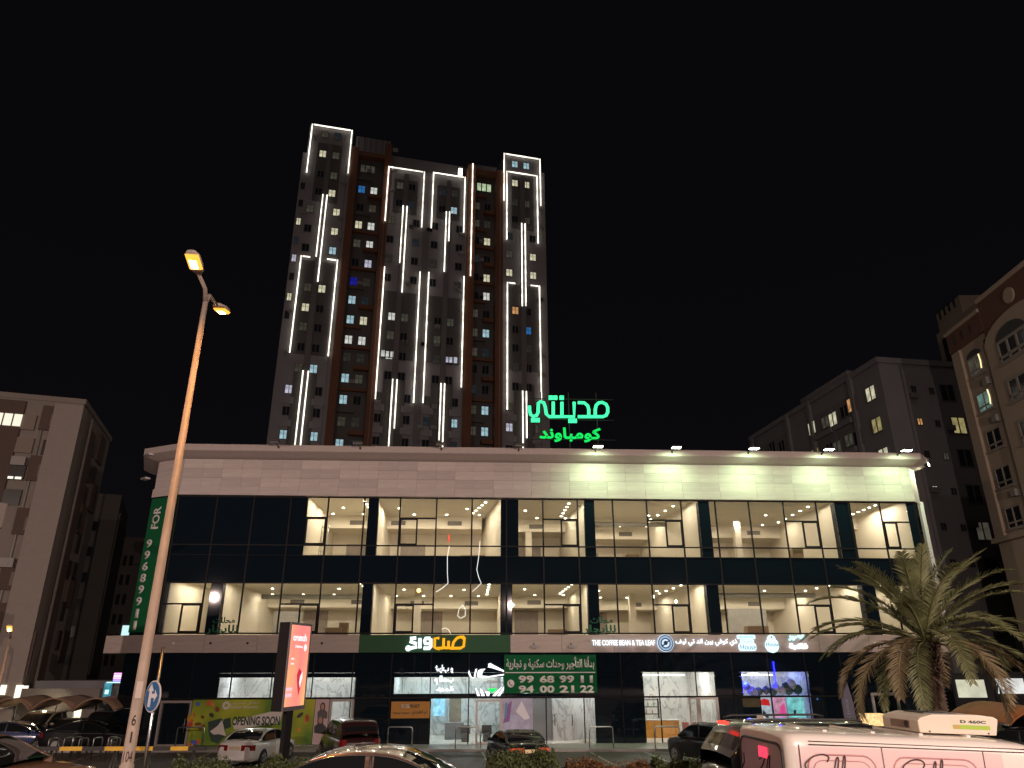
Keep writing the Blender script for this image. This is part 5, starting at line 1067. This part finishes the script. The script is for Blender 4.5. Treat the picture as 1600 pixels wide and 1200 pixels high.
    for s in (-1, 1):
        idx = [i for i in range(len(ys2)) if gA-.12 < ys2[i] < gD+.12]
        MB().tube([(s*(G[i][4][0]+.004), ys2[i], G[i][4][2]+.008) for i in idx], .012, 5).build('window_trim', M_chr if P.get('chrome') else M_trim, r)
        MB().tube([(s*(G[i][1][0]+.008), ys2[i], G[i][1][2]-.01) for i in idx], .012, 5).build('window_trim', M_chr if P.get('chrome') else M_trim, r)
    wr = P.get('wr', .33)
    for y in (-P['wb']/2+P.get('wo', 0), P['wb']/2+P.get('wo', 0)):
        for s in (-1, 1):
            x = s*(hw-.10); wl_ = MB().disc((0,0,0), wr, 'x', 24, .22).build('wheel', M_tyre, r, (s*(hw-.095), y, wr)); MB().disc((s*.113,0,0), wr*.64, 'x', 16, .02).build('rim', M_rim, wl_)
            for k in range(5): t = k*1.2566; MB().tube([(s*.125,0,0),(s*.125,wr*.6*math.cos(t),wr*.6*math.sin(t))], .03, 4).build('spoke', M_rim, wl_) if detail > 1 else None
            ap = [(wr*1.14*math.cos(t), wr*1.14*math.sin(t)) for t in [math.pi*k/10 for k in range(11)]]+[(-wr*.98,-.1),(wr*.98,-.1)]
            xx = s*hw*lerpt(wid, y); MB().add([(xx+q*s, y+a, wr+b) for q in (-.05,.006) for a, b in ap], [tuple(range(13)), tuple(range(25,12,-1))]+[(i,(i+1)%13,(i+1)%13+13,i+13) for i in range(13)]).build('wheel_arch', M_trim, r)
    dk = lerpt(P['deck'], -h2+.25); tl = P.get('tl', (dk-.34, dk-.12, .42))
    for s in (-1, 1):
        x1 = hw*.80; MB().slab([(s*(x1-tl[2]),-h2-.012),(s*x1*1.02,-h2+.02),(s*hw*.925,-h2+.16),(s*hw*.93,-h2+.24),(s*hw*.80,-h2+.15),(s*(x1-tl[2]),-h2+.1)][::s], tl[0], tl[1]).build('tail_light', emis('tail_lit', (.85,.10,.05), .8) if P.get('lit') else M_red, r)
        MB().slab([(s*hw*.45,h2+.005),(s*hw*.66,h2-.03),(s*hw*.84,h2-.22),(s*hw*.78,h2-.24),(s*hw*.45,h2-.1)][::-s], .60+P.get('hl', 0), .74+P.get('hl', 0)).build('headlight', M_hl, r)
        i = min(range(len(ys2)), key=lambda q: abs(ys2[q]-(gD-.18))); mx = G[i][1]
        ico(.1, (0,0,0), MB(), 2).build('mirror', p, r, (s*(mx[0]+.12), mx[1], mx[2]+.06)).scale = (1.15,.6,.75)
        for y in P.get('handles', (-.75,.25)): MB().box(s*hw*.985-.01,s*hw*.985+.02,y-.09,y+.09,P['belt']-.16,P['belt']-.13).build('handle', M_chr if P.get('chrome') else p, r)
        for y in P.get('seams', (-.98,.05,1.0)):
            w2 = hw*lerpt(wid, y); b = lerpt(low, y); t = sm_(P['deck'], y, .07); MB().tube([(s*(w2*fx-.001), y, b+(t-b)*fz) for fx, fz in prof[3:8]], .006, 4).build('door_gap', M_trim, r)
    MB().box(-.26,.26,-h2-.022,-h2+.05,P.get('pz', dk-.30),P.get('pz', dk-.30)+.13).build('number_plate', emis('plate_lit', (.8,.5,.25), .8) if P.get('lit') else M_plate, r) if plate else None
    MB().box(-hw*.70,hw*.70,-h2-.03,-h2+.10,zb+.10,zb+.22).build('rear_bumper', M_trim if P.get('suv') else p, r, bevel=.02)
    MB().box(-hw*.50,hw*.50,h2-.10,h2+.012,zb+.12,zb+.42).build('grille', M_trim, r)
    if P.get('chrome'): MB().box(-.35,.35,-h2-.02,-h2+.03,tl[1]-.04,tl[1]-.02).build('trim_strip', M_chr, r)
    if brake: MB().box(-.16,.16,yB-.11,yB-.03,roof-.06,roof-.015).build('brake_light', emis('brake_red', (1,.03,.02), 4), r)
    if rails:
        for s in (-1, 1): MB().tube([(s*(hw-.32),yB+.2,roof+.0),(s*(hw-.32),yB+.35,roof+.035),(s*(hw-.32),yC-.5,roof+.035),(s*(hw-.32),yC-.35,roof+.0)], .022, 6).build('roof_rail', M_trim, r)
    return r
SED = dict(L=4.75, W=1.84, belt=.97, roof=1.44, deck=[(-2.38,.80),(-2.28,1.02),(-1.75,1.07),(-1.2,1.0),(.95,.97),(1.5,.90),(2.1,.78),(2.32,.64),(2.38,.5)], gl=(-1.85,-1.0,.22,1.15), wb=2.8, pil=[(-.30,-.18)], seams=(-1.2,-.25,.9))
SUV = dict(L=4.75, W=1.95, belt=1.14, roof=1.78, deck=[(-2.38,.9),(-2.32,1.12),(-1.9,1.16),(1.0,1.13),(1.5,1.07),(2.15,.98),(2.33,.8),(2.38,.6)], gl=(-2.30,-1.85,.35,1.15), wb=2.85, wr=.38, zb=.30, tum=.24, pil=[(-.42,-.30),(-1.50,-1.38)], qa=.9, tl=(.95,1.25,.22), pz=.80, suv=1, handles=(-.9,.3), seams=(-1.4,-.36,.95), hl=.15)
BIG = dict(SUV, L=5.0, W=1.98, roof=1.90, belt=1.20, gl=(-2.46,-2.18,.35,1.1), deck=[(-2.5,.95),(-2.46,1.2),(1.0,1.2),(1.5,1.15),(2.2,1.08),(2.42,.9),(2.5,.65)], tl=(.70,.95,.08), wb=2.85)
def face(u0, v0, y0, u1, v1, y1): a, b = at(u0, v0, y0), at(u1, v1, y1); return a, b
# parked in front of the shops (rear towards the viewer)
def park(u, yrear, head, P, **k):
    """rear centre under pixel column u at depth yrear, heading in degrees clockwise from straight ahead"""
    a = at(u, 1170, yrear); c = rad(-head); L2_ = P['L']/2
    return dict(loc=(a.x-math.sin(c)*L2_, yrear+math.cos(c)*L2_, .01), yaw=c)
k = park(366, 34.9, 8, SED); car('parked_car', 'white saloon parked nose in before the OPENING SOON hoarding', k['loc'], k['yaw'], SED, paint('paint_white', (.72,.70,.67)), detail=2)
k = park(562, 35.2, -24, SUV); PKS = dict(SUV, roof=1.86, L=5.0, gl=(-2.42,-2.12,.30,1.0), deck=[(-2.5,.9),(-2.45,1.16),(1.0,1.13),(1.6,1.07),(2.25,.98),(2.45,.8),(2.5,.6)], tl=(.85,1.12,.16))
car('parked_car', 'dark maroon four by four with squared rear, parked between white saloon and cafe', k['loc'], k['yaw'], PKS, paint('paint_maroon', (.028,.009,.009)), detail=2)
k = park(829, 33.6, -15, SED); car('parked_car', 'black saloon with lit number plate parked before the lobby under the green banner', k['loc'], k['yaw'], dict(SED, L=4.9, roof=1.46, lit=1), paint('paint_black', (.006,.006,.008), r=.5), detail=2)
k = park(1168, 33.6, -24, SUV); car('parked_car', 'black sport utility car parked before the coffee shop, left of the queueing one', k['loc'], k['yaw'], dict(SUV, roof=1.72), paint('paint_black', (.006,.006,.008), r=.5), detail=2, rails=True)
# left car park
a = at(141, 1148, 42.0); car('parked_car', 'black saloon seen from the side in the far left car park', (a.x, 42.3, .0), rad(-84), SED, paint('paint_black', (.006,.006,.008), r=.5))
a = at(28, 1143, 42); car('parked_car', 'dark blue saloon with bright reflections at the left picture edge', (a.x, 42.0, .0), rad(-80), SED, paint('paint_blue', (.015,.03,.12), r=.2))
for i, (u, c, n, lb) in enumerate(((72,(.25,.2,.15),'paint_beige','beige car in shade under the scalloped canopy'),(112,(.03,.03,.03),'paint_grey','dark grey car behind the black saloon under the canopy'),(172,(.02,.01,.01),'paint_brown','dark brown car beside the building corner under the canopy'))):
    a = at(u, 1130, 44.6); car('parked_car', lb, (a.x, 44.2, 0), rad(180+10*i), SUV if i != 1 else SED, paint(n, c), group=None)
a = at(1592, 1150, 30); car('parked_car', 'dark car under the rust canopy at the right picture edge', (a.x+1.6, 32.5, 0), rad(35), SUV, paint('paint_black', (.006,.006,.008), r=.5))
a = at(1150, 1140, 38); 
# on the road
NS = dict(SED, L=4.9, W=1.86, chrome=1, roof=1.50, gl=(-1.95,-.95,.28,1.25), pil=[(-.25,-.12)])
car('saloon_car', 'bronze saloon with bright window trim passing close by at the bottom of the picture', (-2.15, 14.2, ROADZ), rad(-91), NS, paint('paint_bronze', (.22,.14,.10), .55, .25), detail=2)
car('sport_utility_car', 'black sport utility car with red brake light queueing behind the pink van', (6.02, 14.55, ROADZ), rad(-84), dict(BIG), paint('paint_black', (.006,.006,.008), r=.5), detail=2, brake=True, rails=True)
LS = dict(SUV, L=4.7, roof=1.70, belt=1.22, deck=[(-2.35,.9),(-2.3,1.15),(1.0,1.20),(1.5,1.18),(2.15,1.10),(2.3,.9),(2.35,.6)])
car('sport_utility_car', 'light bronze car whose bonnet and windscreen enter at the bottom left corner', (-9.75, 14.2, ROADZ), rad(-88), LS, paint('paint_lightbronze', (.42,.27,.19), .4, .3), detail=2)

q5 = [o for o in bpy.data.objects if o.get('label', '').startswith('black sport utility car with red brake')][0]
MB().prism([(-.015,0),(.015,0),(.006,.07),(-.006,.07)], -.06, .06).build('antenna_fin', MC['paint_beige'], q5, (0,-1.55,1.90))
for x_, z_ in ((-4.05,12.1),(-.95,11.2)): bx('exit_light', x_-.04, x_+.04, 7.0, 7.05, z_, z_+.5, emis('exit_red', (1,.05,.03), 2.5), mall)
# pink and white van
def van():
    yaw = rad(4); A = Vector((3.69, 10.9)); L, W_, H = 5.0, 1.94, 1.93; hw = W_/2
    d = Vector((math.cos(yaw), math.sin(yaw))); nrm = Vector((-d.y, d.x))              # nrm points away from the viewer
    c = A-d*.06+d*(L/2)+nrm*(hw*.95)
    r = empty('delivery_van', (c.x, c.y, ROADZ), yaw-math.pi/2, 'pink and white delivery van with dark handwritten lettering and a cooling unit on its roof', 'van')
    # the road falls slightly to the right here
    r.rotation_euler = (rad(-2.4), 0, yaw-math.pi/2); pv = Vector((c.x,c.y,ROADZ)); r.matrix_basis = Matrix.Translation(pv) @ Matrix.Rotation(yaw-math.pi/2, 4, 'Z') @ Matrix.Rotation(rad(-2.4), 4, 'X') @ Matrix.Translation((0, 0, .0)); sh_ = (r.matrix_basis @ Vector((hw*.9, -L/2, H))).z-(ROADZ+H); r.location.z += .055-sh_*.92
    P_w = paint('van_white', (.72,.67,.60), r=.35); P_p = mat('van_pink', (.70,.52,.50), .35, coat=.6)
    pr = [(0,0),(.88,0),(.97,.04),(1,.16),(1,.42),(.998,.62),(.99,.80),(.98,.895),(.965,.94),(.93,.970),(.85,.988),(.5,1.0),(0,1.006)]
    st = [(-2.5,.86,.955,.35),(-2.485,.90,.972,.3),(-2.45,.945,.985,.26),(-2.36,.975,.993,.25),(-2.2,.99,.998,.25),(-1.5,1,1,.25),(-.8,1,1,.25),(.24,1,1,.25),(.5,1,.995,.25),(.85,1,.985,.25),(1.05,.995,.965,.25),(1.3,.99,.87,.25),(1.6,.98,.74,.25),(1.85,.97,.62,.25),(2.2,.93,.56,.26),(2.42,.86,.50,.3),(2.5,.72,.42,.36)]
    n = len(pr); vs = []
    for y, fw, fh, zb in st:
        for fx, fz in pr: vs.append((hw*fw*fx, y, zb+(H*fh-zb)*fz))
    off = len(vs); vs = vs+[(-x,y,z) for x,y,z in vs]; fs = []; mi = []
    mb = MB(); mb.v = vs
    for i in range(len(st)-1):
        for k in range(n-1):
            a = i*n+k; pink = 3 <= i < 8 and 3 <= k <= 6
            for f in ((a,a+1,a+n+1,a+n),(off+a,off+a+n,off+a+n+1,off+a+1)): mb.f.append(f); mb.m.append(1 if pink else 0); mb.sm.append(True)
    for i in (0, len(st)-1): mb.f.append(tuple(i*n+k for k in range(n))+tuple(off+i*n+k for k in range(n-2,0,-1))); mb.m.append(1 if i == 0 else 0); mb.sm.append(False)
    mb.build('body', [P_w, P_p], r)
    for y in (-1.8,-1.1,-.4,.3): MB().box(-.62,.62,y-.03,y+.03,H-.012,H+.014).build('roof_rib', P_w, r, bevel=.006)
    def xs(z): # outer side x at height z
        t = (z-.25)/(H-.25); return hw*lerpt([(0,.88),(.04,.97),(.16,1),(.42,1),(.62,.998),(.80,.99),(.895,.98),(.94,.965),(.97,.93),(1,.85)][:10], t)
    def loop(y0, y1, z0, z1, rr, name, m, th=.009, s=1):
        P_ = []
        for cy, cz, t0 in ((y1-rr,z1-rr,0),(y0+rr,z1-rr,90),(y0+rr,z0+rr,180),(y1-rr,z0+rr,270)):
            for q in range(5): t = rad(t0+22.5*q); P_.append((cy+rr*math.cos(t), cz+rr*math.sin(t)))
        return MB().tube([(s*(xs(z)+.001), y, z) for y, z in P_], th, 5, closed=True).build(name, m, r)
    M_ln = mat('van_seam', (.10,.05,.05), .6); M_emb = mat('van_emboss', (.50,.24,.23), .5)
    for s in (1, -1):
        MB().tube([(s*(xs(1.775)+.002), y, 1.775) for y in (-2.2,-1.2,-.2,.85,1.05)], .008, 5).tube([(s*(xs(1.815)+.002), y, 1.815) for y in (-2.2,-1.2,-.2,1.0)], .006, 5).build('gutter_seam', M_ln, r)
        for y in (-2.34,-1.19,.22): MB().tube([(s*(xs(z)+.002), y+(.05*max(0,z-1.4) if y > 0 else 0), z) for z in (.35,.7,1.0,1.3,1.5,1.65,1.77)], .008, 5).build('door_gap', M_ln, r)
        loop(-2.24,-1.30, .90,1.66,.17,'side_panel_line',M_emb,.010,s); loop(-2.17,-1.37, .98,1.59,.14,'side_panel_line',M_emb,.006,s)
        loop(-1.06,.12, .90,1.66,.17,'side_panel_line',M_emb,.010,s); loop(-.99,.05, .98,1.59,.14,'side_panel_line',M_emb,.006,s)
        ws = [(.44,1.08),(.44,1.50),(.50,1.56),(1.05,1.52),(1.50,1.10),(1.42,1.05)]
        MB().add([(s*(xs(z)+q), y, z) for q in (-.01,.008) for y, z in ws], [tuple(range(6)), tuple(range(11,5,-1))]+[(i,(i+1)%6,(i+1)%6+6,i+6) for i in range(6)]).build('side_window', M_cg, r)
        MB().box(s*.62-.08,s*.62+.08,1.32,1.34,.0,.01).build('mirror_bracket', M_trim, r) if False else None
        for y in (-1.55,1.6):
            w2 = MB().disc((0,0,0), .34, 'x', 24, .22).build('wheel', M_tyre, r, (s*(hw-.09), y, .34)); MB().disc((s*.113,0,0), .2, 'x', 16, .02).build('rim', M_rim, w2)
        ico(.13,(0,0,0),MB(),2).build('mirror', M_trim, r, (s*(hw+.14),1.5,1.15)).scale = (.8,.5,1.2)
    MB().add([(-.72,1.10,H*.965),(.72,1.10,H*.965),(.80,1.84,1.27),(-.80,1.84,1.27),(-.72,1.10,H*.965-.03),(.72,1.10,H*.965-.03),(.80,1.84,1.2),(-.80,1.84,1.2)], [(0,1,2,3),(7,6,5,4),(0,4,5,1),(1,5,6,2),(2,6,7,3),(3,7,4,0)]).build('windscreen', M_cg, r, (0,.02,.02))
    # rear doors
    def rl(x0, x1, z0, z1, rr, m, th, y=-2.508, name='rear_window_seal'):
        P_ = []
        for cx, cz, t0 in ((x1-rr,z1-rr,0),(x0+rr,z1-rr,90),(x0+rr,z0+rr,180),(x1-rr,z0+rr,270)):
            for q in range(4): t = rad(t0+30*q); P_.append((cx+rr*math.cos(t), cz+rr*math.sin(t)))
        if th: return MB().tube([(a, y, b) for a, b in P_], th, 5, closed=True).build(name, m, r)
        return MB().prism(P_, y, y+.006).build(name, m, r)
    rl(-.78,.78,.72,1.74,.16,M_trim,.020); M_rp = mat('van_rear_film', (.42,.27,.33), .25, coat=.6); rl(-.77,.77,.73,1.73,.15,M_rp,0,name='rear_window')
    MB().box(-.02,.26,-2.53,-2.505,1.52,1.66).build('brake_light', emis('van_brake', (1,.05,.10), 1.6), r)
    for s in (-1, 1): MB().box(s*.86-.06,s*.86+.06,-2.52,-2.40,.75,1.15).build('tail_light', emis('van_tail', (.9,.02,.03), 1.2), r)
    MB().box(-.8,.8,-2.60,-2.46,.30,.50).build('rear_bumper', M_trim, r, bevel=.03)
    # handwriting, read off the side plane
    inv = r.matrix_basis.inverted(); M_ink = mat('script_ink', (.07,.03,.035), .5)
    Oc = inv @ Vector((0,0,CAMH)); iv3 = inv.to_3x3()
    def onp(u, v, ax, val): D_ = iv3 @ ray(u, v); t = (val-Oc[ax])/D_[ax]; return Oc+D_*t
    def sv(u, v): p_ = onp(u, v, 0, hw*.985); return p_.y, p_.z
    def script(segs, o, k, m=M_ink, th=.010):
        for sg in segs:
            pts = [sv(o[0]+p_[0]*k, o[1]+p_[1]*k) for p_ in sg]
            # smooth the stroke
            for _ in range(2): pts = [pts[0]]+[q for a, b in zip(pts, pts[1:]) for q in ((a[0]*.75+b[0]*.25, a[1]*.75+b[1]*.25), (a[0]*.25+b[0]*.75, a[1]*.25+b[1]*.75))]+[pts[-1]]
            MB().tube([(xs(min(z,1.8))+.004, y, z) for y, z in pts], th, 5).build('script_lettering', m, r)
    S1 = [[(1060,1150),(1080,1115),(1040,1090),(960,1100),(895,1150),(885,1185),(920,1230),(990,1260),(1000,1320),(940,1350),(880,1330)],[(1090,1290),(1120,1200),(1130,1125),(1145,1112),(1150,1140),(1140,1240),(1130,1320),(1160,1320)],[(1160,1320),(1178,1220),(1188,1110),(1198,1100),(1203,1130),(1195,1240),(1190,1320),(1230,1310)]]
    script(S1, (1080,960), .2)
    S2 = [[(810,1200),(825,1165),(790,1135),(720,1135),(660,1175),(650,1200),(690,1250),(740,1290),(730,1350),(650,1360)],[(860,1320),(885,1240),(895,1160),(905,1145),(910,1170),(900,1270),(890,1350)],[(915,1350),(940,1240),(948,1140),(958,1130),(962,1160),(955,1270),(950,1350)]]
    script(S2, (1280,960), .2)
    for sg in ([(395,1080),(385,1160),(400,1190),(415,1150),(410,1080)],[(530,1130),(560,1100),(575,1120),(555,1180),(530,1220)],[(590,1200),(600,1110),(612,1100),(610,1200)]):
        pts = []
        for p_ in sg: q_ = onp(1080+p_[0]*.2, 960+p_[1]*.2, 1, -2.515); pts.append((q_.x, -2.515, q_.z))
        pts = [q for q in pts if abs(q[0]) < .85]
        if len(pts) > 2: MB().tube(pts, .008, 5).build('script_lettering', M_ink, r)
    # cooling unit
    def rp_(u, v): return onp(u, v, 2, H+.01)
    c0_ = rp_(1438,1146); c1_ = rp_(1527,1146); ln = max(.55, min(1.3, abs(c1_.y-c0_.y))); print('AC', c0_, c1_, r.location)
    M_ac = mat('cooler_cream', (.62,.55,.44), .45, var=.03); x1 = min(.72, c0_.x); y0 = c0_.y; x0 = x1-.95; hh = .25
    ac = MB(); sec = [(y0,.0),(y0-.01,hh*.62),(y0+.03,hh*.80),(y0+.22,hh*1.0),(y0+ln*.75,hh*1.06),(y0+ln-.06,hh*.98),(y0+ln,hh*.86),(y0+ln-.06,.0)]
    ac.add([(x, y, H+.018+z) for x in (x0,x1) for y, z in sec], [tuple(range(8)), tuple(range(15,7,-1))]+[(i,(i+1)%8,(i+1)%8+8,i+8) for i in range(8)]); a_ = ac.build('cooling_unit', M_ac, r, bevel=.018)
    MB().box(x0+.22,x1-.22,y0+.22,y0+ln*.62,H+hh*1.03,H+hh*1.15).build('fan_cover', M_trim, a_, bevel=.01)
    lt = text('lettering', 'D 460C', 0,.01,0,.01,0, M_dg, a_, bold=.03, depth=.004)
    def on_side(o, ya, yb, za, zb, out):
        co = [v.co.copy() for v in o.data.vertices]; lo = min(c.x for c in co); hi = max(c.x for c in co); l2 = min(c.z for c in co); h3 = max(c.z for c in co)
        for v, c_ in zip(o.data.vertices, co): v.co = (x1+out-c_.y*.8, ya+(c_.x-lo)/(hi-lo)*(yb-ya), za+(c_.z-l2)/(h3-l2)*(zb-za))
    on_side(lt, y0+ln*.52, y0+ln*.84, H+.018+hh*.60, H+.018+hh*.76, .001)
    MB().box(x1+.0005,x1+.004,y0+ln*.42,y0+ln*.88,H+.018+hh*.28,H+.018+hh*.50).build('label_plate', mat('lime_label', (.30,.45,.05), .5), a_)
    MB().box(x1+.0042,x1+.006,y0+ln*.43,y0+ln*.50,H+.018+hh*.30,H+.018+hh*.48).build('label_mark', mat('label_tan', (.45,.28,.1), .5), a_)
    MB().box(x0+.25,x1-.20,y0-.022,y0-.008,H+.018+hh*.18,H+.018+hh*.58).build('vent_panel', mat('vent_brown', (.25,.17,.12), .6, var=.2), a_)
    MB().disc((x1-.28,y0-.026,H+.018+hh*.38), .05, 'y', 16, .01).build('emblem', M_trim, a_)
    for q in (.12,.85): MB().disc((x1+.004,y0+ln*q,H+.018+hh*.1), .012, 'x', 8, .006).build('rivet', M_trim, a_)
    return r
van()
